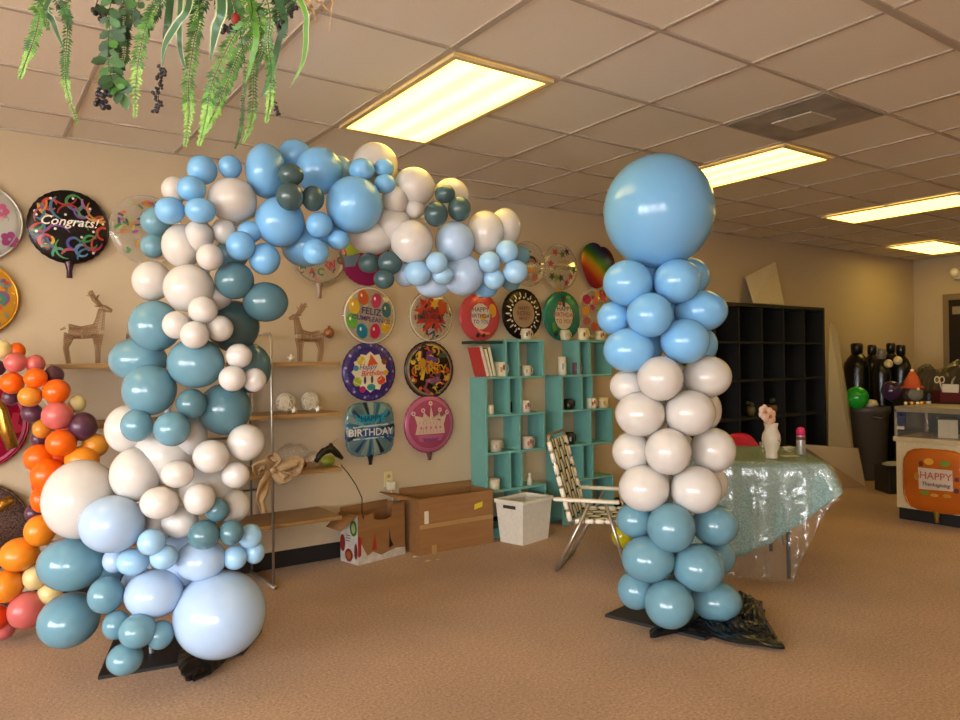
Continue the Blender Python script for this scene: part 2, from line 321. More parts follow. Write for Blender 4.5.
# ---- blue, white and teal balloon arch. rows: u, v, rx, ry, colour, layer (higher = nearer the viewer)
A = [
(202,170,15.5,15,'sky',1),(230,167,12,12,'sky',1),(266,171,21,28,'sky',.5),(295,157,18,18,'sky',-1),(319,171,24,24,'sky',0),(339,172,15,16,'light',-1.2),
(362,170,13,12,'sky',1.2),(384,168,10,9.5,'sky',1),(385,184,11,10,'sky',1.4),(375,165,23,22.5,'white',-1),(354.5,205,28.5,29,'sky',1.5),
(291,175,13,11.5,'dteal',2.7),(290,196.5,14,14.5,'dteal',3.2),(313,198.5,11.5,13,'dteal',2.6),(280,222,25,25.5,'sky',1),
(319.5,225,13.5,13.5,'sky',2),(315.5,252,13.5,13.5,'sky',2.2),(338.5,240,11.5,10,'sky',1.6),(305,246,24,21,'sky',-.8),(332,232,14,12,'sky',.2),
(232.5,200,25,22.5,'white',1),(175,190,14,14,'white',-.6),(191.6,189,15,13.5,'sky',1.5),(170,210.5,15.5,14,'sky',1.6),(200.5,210.5,16,13,'sky',2.2),
(182,246,21,22,'white',.6),(199,236,15,16.5,'white',1.2),(224,231,12.5,13,'white',.9),(210,257,13.7,13.7,'white',2.2),
(250,232,12.5,11,'sky',1.1),(240.6,246,15,15,'sky',1.8),(264.6,259,16,16,'sky',1.2),(232,254,17,16,'teal',-.5),
(156,222,16,15,'teal',-.8),(153,246,13,12,'teal',-.6),(152,281,20,20,'white',0),(189,288,26,24,'white',1),(216,297,16,15,'white',.2),
(234.5,280.5,20,19,'teal_shaded',1.2),(265.6,302,23,20,'teal_shaded',1.0),(233,326,27,26,'dteal',-.5),(203,310,15,14,'white',2.4),(176,325,14,14,'white',2.2),
(194.5,335,15,14,'white',3),(220,328.5,13.5,13,'white',2.1),(155,326,27,25.5,'teal',.3),(196,363,29,25,'teal',1.2),(138,360,30,22,'teal',-.2),
(149.5,390,28,25.5,'teal',1.0),(239,356,13.5,12.5,'white',2.2),(232.5,378.5,14,13,'white',2.8),(254.5,380,12,12,'white',2.2),(249,368,23,25,'teal_shaded',-.8),
(191.7,404,15.5,15.5,'teal_shaded',1.4),(225,409,27,26,'teal_shaded',.2),(137,425.4,17,16.5,'teal',1.9),(172,429,19,17.5,'teal',2.2),(127,429,23,24,'white',-.2),
(188,436,20,22,'white',-.3),(136,474,27,27,'white',.7),(165,455,32,30,'white',-.6),(246,442.5,19,18.5,'white',1.2),(211,456.5,18.5,17,'white',1.9),
(235.5,475,14.5,13.5,'white',1.5),(177.5,474,17,14,'white',2.1),(159.5,503,20,16.5,'white',2.4),(199.4,499,16,16,'white',2.3),(233,506,17,17,'white',.2),
(207,488,28,26,'white',-.5),(180,522,19,16,'white',.8),(217,510,13,12.5,'teal_shaded',1.8),(204,534.7,16.5,15,'teal_shaded',2.2),(231.5,532.5,12.5,13,'teal_shaded',2.2),
(112,524,33.5,29,'pale',2.2),(81,499,39,40,'white',.6),(72,563.5,35.5,28,'teal',.5),(69,620,32,28,'teal',0),(106,595,19,19,'teal',1.6),
(108,566,20,19,'teal',-.8),(115,560,13,13,'pale',.6),(133,561.5,17,14,'light',1.3),(151.6,542,14.5,13.5,'light',2.4),(164,557,14.5,12.5,'light',2),
(201,560,26,21,'pale',.8),(235,557.5,12.5,12.5,'light',1),(250,536,12.5,12.5,'light',1),(254.6,552,10.5,12,'light',.6),(154,593.5,30,25,'pale',1),
(220,614,47,45,'pale',1),(116.5,625,14.5,15,'teal',1.7),(137.5,631,19,18,'teal',2.6),(160,635,14,15,'teal',1.8),(125,659,19,17,'teal',2.5),(176,570,24,22,'pale',-.6),
]
B_ = [
(414,187,21,20,'white',.6),(395.5,200,13.5,15,'white',.8),(414,208,11,11,'white',.7),(412,242,21.5,22,'white',1.2),(372,235,24,20,'white',-.3),(392,225,20,19,'white',.2),
(451,196,18,18,'white',-.6),(445,194,10.5,9.5,'dteal',1.2),(436,214,12,13,'dteal',1.6),(459.5,209,12,12.5,'dteal',1.4),(455,242,20,21,'pale',.8),
(485,233,19,22.5,'white',.2),(505,228,16,20,'white',-.4),(463,275,21,21,'pale',.4),(433,284,18,14,'pale',-.4),(418,273,13.5,13,'light',1.3),
(437,262.5,11,11,'light',2.2),(443,275,11,9.5,'light',1.6),(406,274,12,13,'pale',0),(489.6,262,11,11,'light',1.6),(507,251.5,11.5,12,'light',1.5),
(515.6,271.7,12.5,12,'light',1.6),(494,279,11,11,'light',1),(520,256,10,10,'teal',-.6),(511,282,9.5,9,'teal',-.4),(485,288,13,10,'sky',-.9),
(390,263,12.5,12,'dteal',.8),(384,279,10.5,10,'dteal',1),(369,263,11,10,'dteal',0),
]
def Dg(u): return 3.2+max(0, min(1, (u-170)/360))*.55
arch = thing('balloon_arch', 'half arch of white, teal and blue latex balloons reaching from the floor to the ceiling', 'balloon arch', on_z(165, 655, 0))
EXTRA = [(158,526,20,17,'white',-.6),(182,548,24,18,'pale',-.6),(138,582,17,16,'pale',-1),(192,588,24,22,'pale',-.9)]
allb = A+B_+EXTRA
def shows(t): return t[2]*t[3]*(1 if t[5] >= 0 else .4)
order = sorted(range(len(allb)), key=lambda i: -shows(allb[i])); keep = set(order[:100]); rest = []
for i, (u, v, rx, ry, c, k) in enumerate(allb):
    D = Dg(u)-.072*k
    zb = at(u, v, D).z-ry*D/FPX          # keep above the floor
    if zb < .03: D *= (H-.03)/(H-zb)
    o = put_balloon(arch, u, v, rx, ry, c, D)
    if i not in keep: rest.append(o)
mb = MB()
for o in rest:
    mb.m(o.data.materials[0]).add([MAT[o.name] @ v.co for v in o.data.vertices], [tuple(p.vertices) for p in o.data.polygons])
    bpy.data.objects.remove(o)
tag(mb.build('small_balloons', None, arch), 'remaining small and half hidden balloons filling the arch', kind='stuff')
al = arch.location
pm = mat('16171a', .5, name='black_base_board')
# base board on the floor
q = [on_z(98, 680), on_z(243, 655), on_z(262, 632), on_z(114, 641)]
def slab(q, t=.015, z0=0):
    vs = [Vector((p.x, p.y, z0)) for p in q]+[Vector((p.x, p.y, z0+t)) for p in q]; n = len(q)
    return vs, [tuple(range(n-1, -1, -1)), tuple(range(n, 2*n))]+[(i, (i+1) % n, n+(i+1) % n, n+i) for i in range(n)]
vs, fs = slab(q); MB().add([v-al for v in vs], fs, True).build('base_board', pm, arch)
pole = mat('e9ecef', .4, name='white_plastic_pipe')
spine = [on_z(152, 655, .0), at(150, 600, 3.3), at(150, 500, 3.3), at(170, 400, 3.3), at(195, 300, 3.3), at(225, 230, 3.32), at(290, 195, 3.45), at(370, 195, 3.6), at(440, 225, 3.72), at(505, 262, 3.8)]
MB().tube([p-al for p in spine], .012, 10).build('support_pole', pole, arch)
for (u, v) in ((323, 209), (247, 474-4), (238, 420), (150, 640)):
    pass
# ---- balloon column
Dc = 3.78
colb = [ # u v rx ry colour depth offset
(658.5,211.5,56,57.5,'sky',0),(627.7,283,25,23,'sky',-.08),(677,281,24,22.5,'sky',-.10),(690,277,20,19,'sky',.10),(640,280,22,20,'sky',.12),
(649.6,315,23.5,22.5,'sky',-.15),(701,311,27,21,'sky',0),(614,318,17,17,'sky',0),(665,312,22,20,'sky',.15),
(629,350,26,22,'sky',-.08),(685,341,25,22.5,'sky',-.10),(700,345,18,18,'sky',.10),(642,346,22,19,'sky',.12),
(660,378.5,23.5,22.5,'white',-.15),(707,376.5,25,21,'white',0),(628,386,18.5,16.5,'white',0),(668,380,22,20,'white',.15),
(640,414,25,22.5,'white',-.09),(690,413,26,23,'white',-.10),(706,410,16,20,'white',.09),(650,412,20,20,'white',.12),
(668,451.5,23.5,23.5,'white',-.15),(713,450,23,22.5,'white',0),(632,451.5,20,20,'white',0),(676,450,20,20,'white',.15),
(644,488,25.5,23.5,'white',-.09),(696,489.5,26,24,'white',-.10),(712,483,16,18,'white',.09),(656,486,20,20,'white',.12),
(671,527.5,24.5,25,'teal',-.15),(715,525,24,21,'teal',0),(635,520,19,18,'teal',0),(676,525,20,20,'teal',.15),
(648,559,27,24,'teal',-.09),(698.6,567.5,26.5,24.5,'teal',-.11),(717,556,19,19,'teal',.10),(660,556,20,20,'teal',.12),
(669,604,25,25,'teal',-.15),(716,601,26,21,'teal',0),(636,590,19,20,'teal',0),(684,590,20,20,'teal',.15)]
pb = on_z(672, 612, 0)
colm = thing('balloon_column', 'tall straight balloon column topped by one giant sky blue balloon', 'balloon column', pb)
for (u, v, rx, ry, c, dd) in colb: put_balloon(colm, u, v, rx, ry, c, Dc+dd)
MB().tube([Vector((0, 0, .01)), at(668, 300, Dc+.03)-pb], .014, 10).build('support_pole', pole, colm)
q = [on_z(605, 617), on_z(705, 641), on_z(765, 612), on_z(660, 592)]
vs, fs = slab(q); MB().add([v-pb for v in vs], fs, True).build('base_board', pm, colm)

# ---- crumpled plastic
def crumple(name, poly, top, label, cat, mt, res=34, seed=0, floor=.016, freq=9, group=None, sharp=.035):
    """poly: floor outline points (world xy); a wrinkled sheet with a floor hem, its height peaking at 'top' = (x,y,h,width)"""
    n = len(poly); cx = sum(p[0] for p in poly)/n; cy = sum(p[1] for p in poly)/n
    mb = MB(); seg = 96; rings = res//2; vs = []; fs = []
    def outline(t):
        t = t*n; i = int(t) % n; f = t-int(t); a, b = poly[i], poly[(i+1) % n]; return a[0]+(b[0]-a[0])*f, a[1]+(b[1]-a[1])*f
    for j in range(rings+1):
        s = j/rings
        for k in range(seg):
            x, y = outline(k/seg); w = 1+.06*noise.noise(Vector((k*.35, seed, 0)))*s
            x = cx+(x-cx)*s*w; y = cy+(y-cy)*s*w
            h = 0
            for (tx, ty, th, tw) in top: h = max(h, th*math.exp(-((x-tx)**2+(y-ty)**2)/tw**2))
            nz = abs(noise.noise(Vector((x*freq, y*freq, seed))))+.5*abs(noise.noise(Vector((x*freq*2.3, y*freq*2.3, seed+5))))
            z = floor+(h+sharp*nz*(.35+2*min(h, .4)))*(1-s**6)+.004*(1-s)
            vs.append((x, y, z))
    for j in range(rings):
        for k in range(seg): fs.append((j*seg+k, (j+1)*seg+k, (j+1)*seg+(k+1) % seg, j*seg+(k+1) % seg))
    # underside
    o = len(vs); vs += [(v[0], v[1], floor-.012 if floor > .012 else .001) for v in vs[rings*seg:(rings+1)*seg]]
    for k in range(seg): fs.append((rings*seg+k, o+k, o+(k+1) % seg, rings*seg+(k+1) % seg))
    fs.append(tuple(o+k for k in range(seg-1, -1, -1)))
    mb.add(vs, fs); return tag(mb.build(name, mt, origin=(cx, cy, 0), smooth=False), label, cat, group)
bagm = mat('0d0d0f', .25, var=.2, scale=8, coat=.1, name='black_plastic_film')
def fp(*uv): return [tuple(on_z(a, b)[:2]) for a, b in uv]
h1 = on_z(752, 622); h2 = on_z(745, 612)
crumple('plastic_bag', fp((668, 636), (650, 634), (652, 642), (690, 633), (735, 647), (785, 653), (776, 640), (765, 622), (762, 606), (748, 602), (735, 600), (722, 610), (700, 622)),
        [(h1.x, h1.y, .05, .09), (h2.x, h2.y, .05, .06)], 'crumpled black plastic bag spread around the foot of the balloon column', 'plastic bag', bagm, seed=3, floor=.028, sharp=.24, freq=9)
h1 = on_z(205, 668)
crumple('plastic_bag', fp((178, 657), (178, 672), (186, 685), (196, 685), (212, 677), (228, 662), (243, 656), (230, 648), (200, 648)),
        [(h1.x, h1.y, .03, .08)], 'folded black plastic bag on the floor under the giant pale blue balloon of the arch', 'plastic bag', bagm, seed=9, floor=.028, sharp=.045, freq=8)

# ---- orange garland at the left edge
O = [(3,349,9,9,'cream',1),(17,351,9,8.5,'orange',0),(15.5,362.5,12,10,'coral',1),(35.5,364,10,9.5,'coral',0),(54,375,10,9.5,'plum',-.5),(12,383,13,11,'orange',1),
(35.5,378,12,10,'orange',1.5),(56.5,391.5,14.5,12.5,'orange',1),(30,396.5,12.5,10.5,'gold',1.6),(11,397,9,8.5,'plum',-.3),(-2,368,8,8,'plum',.5),(32,413,11.5,9.5,'plum',0),
(77,404,9,9,'cream',-.5),(57.5,415.5,16.5,14,'coral',1.3),(83,426.5,14.5,14.5,'plum',.2),(42,429,9.5,9.5,'gold',.2),(61,443,16,13.5,'orange',1.5),(39,439,8.5,8,'plum',-.5),
(95,445.5,14,12,'gold',-.5),(82,460,18,14,'amber',.5),(39,458,16,14,'orange',.7),(58,459,12,11,'red',-.2),(48,475,18,17,'orange',1.2),(42,499,12.5,14,'orange',.5),
(42,485,11,11,'red',0),(34,513,10,9.5,'plum',-.5),(40,530.5,16.5,16,'amber',1),(19,554.5,21,17,'amber',1.2),(7,586,17.5,17,'amber',1.5),(35,577,13,13,'cream',.6),
(50,593,13,12,'cream',0),(27,610,19.5,19.5,'coral',1),(-4,618,13,14,'red',1.4),(4,628,12,12,'coral',.3),(-20,555,20,18,'orange',.5),(-16,350,16,15,'orange',.3),(-14,378,13,12,'gold',.6),
(28,560,14,14,'red',-.4),(70,430,14,14,'red',-.5)]
og = on_z(12, 632, 0)
gar = thing('balloon_garland', 'orange, coral, plum and mustard balloon garland at the left edge', 'balloon garland', og)
for (u, v, rx, ry, c, k) in O:
    D = 3.72-.06*k; zb = at(u, v, D).z-ry*D/FPX
    if zb < .01: D *= (H-.01)/(H-zb)
    put_balloon(gar, u, v, rx, ry, c, D)
MB().tube([at(-10, 375, 3.74)-og, at(45, 400, 3.76)-og, at(68, 440, 3.76)-og, at(45, 495, 3.76)-og, at(20, 560, 3.76)-og, at(12, 610, 3.74)-og], .006, 8).build('garland_line', mat('d8d0c0', .4), gar)

# ------------------------------------------------------------------ foil balloons on the wall
def col(h, **k): return mat(h, k.pop('rough', .3), k.pop('metal', .15), var=.03, **k)
TXT = {}
def text_mesh(s, size, font_shear=0, space=1.0):
    cu = bpy.data.curves.new('lettering', 'FONT'); cu.body = s; cu.size = size; cu.align_x = 'CENTER'; cu.align_y = 'CENTER'; cu.shear = font_shear
    cu.resolution_u = 2; cu.space_line = space; cu.offset = size*.012
    o = bpy.data.objects.new('lettering_source', cu); C.objects.link(o)
    dg = bpy.context.evaluated_depsgraph_get(); dg.update(); me = bpy.data.meshes.new_from_object(o.evaluated_get(dg))
    vs = [tuple(v.co) for v in me.vertices]; fs = [tuple(p.vertices) for p in me.polygons]
    bpy.data.objects.remove(o); bpy.data.meshes.remove(me); return vs, fs
def foil(u, v, rpx, label, base, motifs=(), texts=(), shape='round', tail=True, tcol=None, tilt=0, plane='y', pl=YW, group='foil balloons pinned to the wall', clear=False, tl=.1, wx=1, dist=.043):
    p = on_y(u, v, pl-dist) if plane == 'y' else on_x(u, v, pl-dist)
    Rr = rpx*(p-CAM).dot(F)/FPX
    t = thing('foil_balloon', label, 'foil balloon', p, 0 if plane == 'y' else -PI/2, group)
    def rad(th):
        if shape == 'square': return 1/((abs(math.cos(th))**4+abs(math.sin(th))**4)**.25)*.93
        if shape == 'heart':
            a = th-PI/2
            return 0.78+.22*math.cos(a)*-1*(-1 if False else -.0)+ (.30*abs(math.sin(a))**.8 if math.cos(a) > 0 else .30*abs(math.sin(a))**1.5) + (.42*max(0, -math.cos(a))**6)
        return 1
    T = .125*Rr
    def hgt(s): return T*max(0, 1-s**2.4)**.62
    def surf(x, z, off=.0022):     # x,z in units of Rr
        r = math.hypot(x, z); th = math.atan2(z, x); s = min(1, r/rad(th))
        c_, s_ = math.cos(tilt), math.sin(tilt)
        return ((x*c_-z*s_)*Rr*wx, -hgt(s)-off, (x*s_+z*c_)*Rr)
    mb = MB(); n = 64; rg = [.0, .15, .3, .45, .6, .72, .82, .9, .95, .985, 1.0]
    vs = []; fs = []
    for side in (0, 1):
        o = len(vs)
        for s in rg:
            for k in range(n):
                th = 2*PI*k/n; rr = rad(th)*s; x, z = rr*math.cos(th), rr*math.sin(th)
                w = 1+.10*math.sin(th*22+side)*s**5
                X, Y, Z = surf(x, z, 0); Y = Y*w
                vs.append((X, Y if side == 0 else -Y*.9, Z))
        for j in range(len(rg)-1):
            for k in range(n):
                f = (o+j*n+k, o+j*n+(k+1) % n, o+(j+1)*n+(k+1) % n, o+(j+1)*n+k); fs.append(f if side == 0 else f[::-1])
    mb.add(vs, fs)
    # crimped rim
    o = []
    vs = []; fs = []
    for k in range(n):
        th = 2*PI*k/n
        for (s, y) in ((.985, -.002), (1.035+.008*math.sin(th*30), -.0015), (1.035+.008*math.sin(th*30), .0015), (.985, .002)):
            rr = rad(th)*s; X, Y, Z = surf(rr*math.cos(th), rr*math.sin(th), 0); vs.append((X, y, Z))
    for k in range(n):
        for j in range(4): fs.append((k*4+j, k*4+(j+1) % 4, ((k+1) % n)*4+(j+1) % 4, ((k+1) % n)*4+j))
    mb.add(vs, fs)
    bm_ = clear_film('clear_bubble_film', 'd8ccb8', a=.24, rough=.06) if clear else (base if not isinstance(base, str) else mat(base, .24, .35, var=.05, scale=9, bump=.25, bdist=.01))
    env = mb.build('envelope', bm_, t)
    if tail:
        tw = .038*Rr/.21; tb = MB()
        c_, s_ = math.cos(tilt), math.sin(tilt)
        base_r = rad(-PI/2)
        def tp(x, d): x0, z0 = x, -base_r*Rr-d; return (x0*c_-z0*s_, 0, x0*s_+z0*c_)
        rows = [(tw*1.0, -.02), (tw*.55, .02), (tw*.38, .05), (tw*.42, tl)]
        vs = []
        for (w, d_) in rows:
            for sx, sy in ((-1, 0), (0, -1), (1, 0), (0, 1)):
                q = tp(sx*w, d_); vs.append((q[0], sy*.006, q[2]))
        fs = [(j*4+k, j*4+(k+1) % 4, (j+1)*4+(k+1) % 4, (j+1)*4+k) for j in range(3) for k in range(4)]+[(12, 13, 14, 15)]
        tb.add(vs, fs); tb.build('inflation_tail', col(tcol or (base if isinstance(base, str) and not clear else 'd8cdb8')), t)
    pd = MB(); cnt = 0
    for mo in motifs:
        k = mo[0]; off = .002+cnt*.000012; cnt += 1
        if k == 'dot':
            _, x, z, r, c = mo[:5]; ry = mo[5] if len(mo) > 5 else r; ro = mo[6] if len(mo) > 6 else 0
            pd.m(col(c)); N = 14; pts = [(x, z)]
            for a in range(N):
                dx, dz = r*math.cos(2*PI*a/N), ry*math.sin(2*PI*a/N)
                pts.append((x+dx*math.cos(ro)-dz*math.sin(ro), z+dx*math.sin(ro)+dz*math.cos(ro)))
            pd.add([surf(a, b, off) for a, b in pts], [(0, 1+i, 1+(i+1) % N) for i in range(N)])
        elif k == 'poly':
            _, pts, c = mo; pd.m(col(c)); cx_ = sum(a for a, b in pts)/len(pts); cz_ = sum(b for a, b in pts)/len(pts)
            dense = []
            for i in range(len(pts)):
                a, b = pts[i], pts[(i+1) % len(pts)]
                for q in range(3): dense.append((a[0]+(b[0]-a[0])*q/3, a[1]+(b[1]-a[1])*q/3))
            N = len(dense); vs = []; fs = []
            for s in (.34, .67, 1): vs += [surf(cx_+(a-cx_)*s, cz_+(b-cz_)*s, off) for a, b in dense]
            vs.append(surf(cx_, cz_, off))
            fs = [(3*N, i, (i+1) % N) for i in range(N)]+[(j*N+i, (j+1)*N+i, (j+1)*N+(i+1) % N, j*N+(i+1) % N) for j in range(2) for i in range(N)]
            pd.add(vs, fs)
        elif k == 'strip':
            _, pts, w, c = mo; pd.m(col(c)); vs = []; N = len(pts)
            for i, (a, b) in enumerate(pts):
                p0 = pts[max(0, i-1)]; p1 = pts[min(N-1, i+1)]; dx, dz = p1[0]-p0[0], p1[1]-p0[1]; L = math.hypot(dx, dz) or 1
                ww = w*(.4+.6*math.sin(PI*min(1, max(0, (i+.5)/N)))) if w > 0 else -w
                vs += [surf(a-dz/L*ww, b+dx/L*ww, off), surf(a+dz/L*ww, b-dx/L*ww, off)]
            pd.add(vs, [(2*i, 2*i+1, 2*i+3, 2*i+2) for i in range(N-1) if math.hypot(*pts[i]) < .95 and math.hypot(*pts[i+1]) < .95])
        elif k == 'ring':
            _, r0, r1, c = mo; pd.m(col(c)); N = 48; vs = []; K = 4
            for j in range(K+1):
                r = r0+(r1-r0)*j/K
                for a in range(N):
                    th = 2*PI*a/N; vs.append(surf(r*rad(th)*math.cos(th), r*rad(th)*math.sin(th), off))
            pd.add(vs, [(j*N+a, j*N+(a+1) % N, (j+1)*N+(a+1) % N, (j+1)*N+a) for j in range(K) for a in range(N)])
    if pd.v: pd.build('printed_design', None, env)
    lt = MB()
    for (s, x, z, size, c, *ex) in texts:
        rot = ex[0] if ex else 0; sh = ex[1] if len(ex) > 1 else 0
        vs, fs = text_mesh(s, size, sh, .85); lt.m(col(c, metal=0))
        cr, sr = math.cos(rot), math.sin(rot)
        lt.add([surf(x+a*cr-b*sr, z+a*sr+b*cr, .0062) for a, b, _ in vs], fs)
    if lt.v: lt.build('lettering', None, env)
    return t
def arc(x, z, r, a0, a1, n=12, ry=None): return [(x+r*math.cos(a0+(a1-a0)*i/n), z+(ry or r)*math.sin(a0+(a1-a0)*i/n)) for i in range(n+1)]
def star(x, z, r, k=5, q=.45, ph=PI/2): return [(x+(r if i % 2 == 0 else r*q)*math.cos(ph+PI*i/k), z+(r if i % 2 == 0 else r*q)*math.sin(ph+PI*i/k)) for i in range(2*k)]
RC = lambda cs: random.choice(cs)
def scatter(n, cs, r0=.2, r1=.92, size=(.03, .07), kind='mix', avoid=None):
    o = []
    for _ in range(n):
        a = random.uniform(0, 2*PI); r = math.sqrt(random.uniform(r0*r0, r1*r1)); x, z = r*math.cos(a), r*math.sin(a); s = random.uniform(*size)
        if avoid and avoid(x, z): continue
        k = RC(['dot', 'bar', 'arc']) if kind == 'mix' else kind
        if k == 'dot': o.append(('dot', x, z, s, RC(cs)))
        elif k == 'bar':
            b = random.uniform(0, PI); dx, dz = math.cos(b)*s*1.8, math.sin(b)*s*1.8; ex, ez = -math.sin(b)*s*.7, math.cos(b)*s*.7
            o.append(('poly', [(x-dx-ex, z-dz-ez), (x+dx-ex, z+dz-ez), (x+dx+ex, z+dz+ez), (x-dx+ex, z-dz+ez)], RC(cs)))
        elif k == 'arc': a0 = random.uniform(0, 6); o.append(('strip', arc(x, z, s*2, a0, a0+random.uniform(2, 5)), s*.45, RC(cs)))
        elif k == 'star': o.append(('poly', star(x, z, s*1.5), RC(cs)))
    return o
STR = ['9c2f2c', 'c7862f', '3f6f8f', '3c7a4d', '6d4a86', 'b5433a', '4d8a5c', '8a3f6a']
# 1 left edge white
foil(-24, 221, 39, 'white foil balloon with pink flowers, cut off at the upper left edge', 'c9c8c4', [('dot', .55+.1*math.cos(a)*1, .30+.12*math.sin(a), .08, 'b8567f') for a in (0, 1.3, 2.6, 3.9, 5.2)]+[('dot', .72+.12*math.cos(a), -.42+.12*math.sin(a), .09, '9a3f7a') for a in (0, 1.3, 2.6, 3.9, 5.2)]+[('ring', .9, .93, '9a9a98')]+scatter(10, ['7f9a72', 'c77f95'], .5, .85))
foil(-26, 298, 37, 'yellow and orange patterned foil balloon cut off at the left edge', 'd99a2f', scatter(34, ['4f8f9a', '8a4f8f', 'b0433f', '3f7f6f', 'e0b040'], .3, .9, (.05, .09)))
# congrats
m = [('strip', arc(x*1.05, z*1.05, r, a0, a1, 20), .04, c) for (x, z, r, a0, a1, c) in (
 (-.45, .55, .16, 0, 5.6, 'b5433a'), (-.42, .52, .3, 2.2, 4.9, 'd59a3a'), (.12, .66, .2, .4, 5.9, '3f8a52'), (.16, .62, .18, 3, 6.2, '6d4a96'), (.35, .42, .14, 0, 5.2, '3f8a52'), (.3, .45, .2, 3.3, 6, '7a52a0'),
 (-.1, .5, .35, 2.2, 4.4, '41718f'), (-.85, .35, .28, -.9, 1.0, '3f6f8f'), (-.8, .02, .2, 3.6, 6.4, '3c7a4d'), (-.55, -.42, .16, 0, 5.5, 'b5332c'), (-.5, -.4, .13, 4, 7.2, 'd5b03a'), (-.62, -.25, .3, 1.6, 4, '9c2f2c'),
 (.1, -.45, .16, 0, 5.8, '4a4f96'), (.3, -.62, .16, 0, 5.8, '5f86a8'), (.5, -.38, .18, .6, 6, '3c8a4d'), (.55, -.35, .25, 3.4, 6.1, '9c2f4c'), (.82, -.12, .17, 0, 5.6, 'b5332c'), (.8, .1, .26, 1.2, 3.6, '8a2f2c'), (.15, -.2, .35, .4, 2.4, '3c7a4d'),
 (.6, .5, .3, 3.9, 5.9, 'd5a05a'), (.55, .7, .25, 2.8, 4.6, '9a5aa0'), (-.15, -.3, .4, 3.2, 4.2, '4a3f76'), (-.25, -.75, .15, .3, 4, '3f8f72'), (0, -.8, .2, 1, 2.9, 'b04a5a'), (-.7, .1, .3, 4.6, 6, 'a02f2c'), (.75, .38, .2, 3.6, 5.6, 'd58a4a'))]
m += [('dot', x, z, .035, 'e8ded0') for x, z in ((-.83, .36), (-.8, .26), (.52, .55), (.3, -.28), (-.35, -.6), (-.45, .75), (.1, .8), (.85, .15), (.6, -.1), (-.8, -.2), (-.35, -.1), (.6, -.7), (-.1, .32))]
m += [('strip', arc(x, z, q_, a0, a0+2.4, 12), .028, STR[i % 8]) for i, (x, z, q_, a0) in enumerate(((-.1, .9, .3, 3.6), (.75, .55, .3, 2.5), (-.9, -.1, .3, -1), (.35, -.05, .35, 3.9), (-.3, -.35, .35, .5), (.85, -.45, .3, 2.2), (-.05, -.6, .3, 2.4), (-.55, .2, .3, 1.2), (.0, .3, .3, .6), (-.85, .6, .3, 5.2), (.45, -.85, .25, 1.2), (-.5, -.85, .3, .7)))]
foil(69, 227, 35.5, 'round black foil balloon with coloured streamers reading Congrats', '1d1719', m, [('Congrats!', -.02, .12, .36, 'efe6dc', .0, .35)], tail=True, tcol='4a2a3a', tl=.09, wx=1)
t = foil(147, 230, 33.5, 'clear round balloon with colourful sprinkle bars beside the Congrats balloon', 'ddd', scatter(75, ['a03f8a', '3f7a4a', 'b5852f', '3a3560', 'c0643a', '9fae5a'], .05, .9, (.035, .06), 'bar'), clear=True, tail=False)
foil(319, 254, 30, 'clear balloon with scattered letters showing below the blue balloons of the arch', 'ddd', [('ring', .93, .98, '8a7a60')]+scatter(18, ['b03a3a', '3f7a4a', '4a3560', 'c05a6a'], .3, .9, (.04, .06), 'arc'), [('H', -.6, -.45, .3, '4a3a4a'), ('A', -.3, -.6, .3, 'a04a3a', .2), ('C', 0, -.62, .34, '3f7a4a'), ('W', .38, -.4, .4, 'b02f3f', .4), ('G', .72, -.2, .36, '5a3f3a', .3)], clear=True, tcol='b09a90')
foil(366, 258, 27, 'magenta and green foil balloon mostly hidden behind dark teal balloons', '8f1f5a', [('poly', [(-.9, .5), (-.5, .9), (-.1, .2), (-.8, 0)], '8a9a2a'), ('poly', [(-.95, .0), (-.3, .1), (-.5, -.35), (-.85, -.4)], '5a6f8a')], tail=False)
# feliz cumpleanos
BL = [(-.28, .62, 'b5521f', .1), (.22, .52, 'b52a5a', -.3), (.62, .2, '33656f', 0), (-.62, .3, 'c9a020', .1), (-.72, -.2, '5fa02f', .1), (-.34, -.55, '17748f', .35), (.16, -.55, 'b5204a', 0), (.6, -.35, 'd0a51f', -.2)]
m = [('ring', .94, .985, 'd8c8ac')]
for (x, z, c, ro) in BL: m += [('dot', x, z, .20, c, .27, ro), ('dot', x-.06, z+.07, .035, 'e8dccc', .06)]
foil(369.5, 315.5, 28.5, 'clear balloon printed with little balloons and the words Feliz Cumpleaños', 'ddd', m+scatter(14, ['2f2a4a', '8a3f3a', '3f7a5a'], .6, .85, (.015, .025), 'dot'), [('FELIZ', .0, .12, .33, '2f2a6a', -.12), ('CUMPLEAÑOS', .02, -.15, .235, '3f2a6f', -.12)], clear=True, tail=False)
# purple house/cat party
m = [('ring', .84, 1.0, '3a2a6a')]+[('dot', .92*math.cos(a), .92*math.sin(a), .05, 'a59ac8') for a in [k*.5 for k in range(12)]]
m += [('poly', star(0, -.02, .72, 12, .85), 'ddd0b4'), ('dot', -.35, .38, .16, 'cdb02f'), ('dot', -.5, -.35, .16, '9fae2a'), ('poly', [(-.12, .2), (.02, .62), (.3, .25)], 'c4501f'), ('dot', .42, -.32, .17, 'c43a1f', .15), ('dot', .55, .35, .12, '7a3a2a'), ('dot', -.3, -.62, .12, 'b02a5f'), ('dot', .02, -.55, .17, '2f8a8a', .12), ('dot', .05, -.28, .05, '3a2f4a', .14), ('dot', -.22, -.3, .05, '3a2f4a', .14), ('dot', -.55, .12, .1, '3f8ab0'), ('dot', .6, -.05, .1, 'c99a2f')]
m += scatter(24, ['2f5a8a', '6a4a9a', '8a2a5a'], .85, .98, (.03, .05), 'dot')
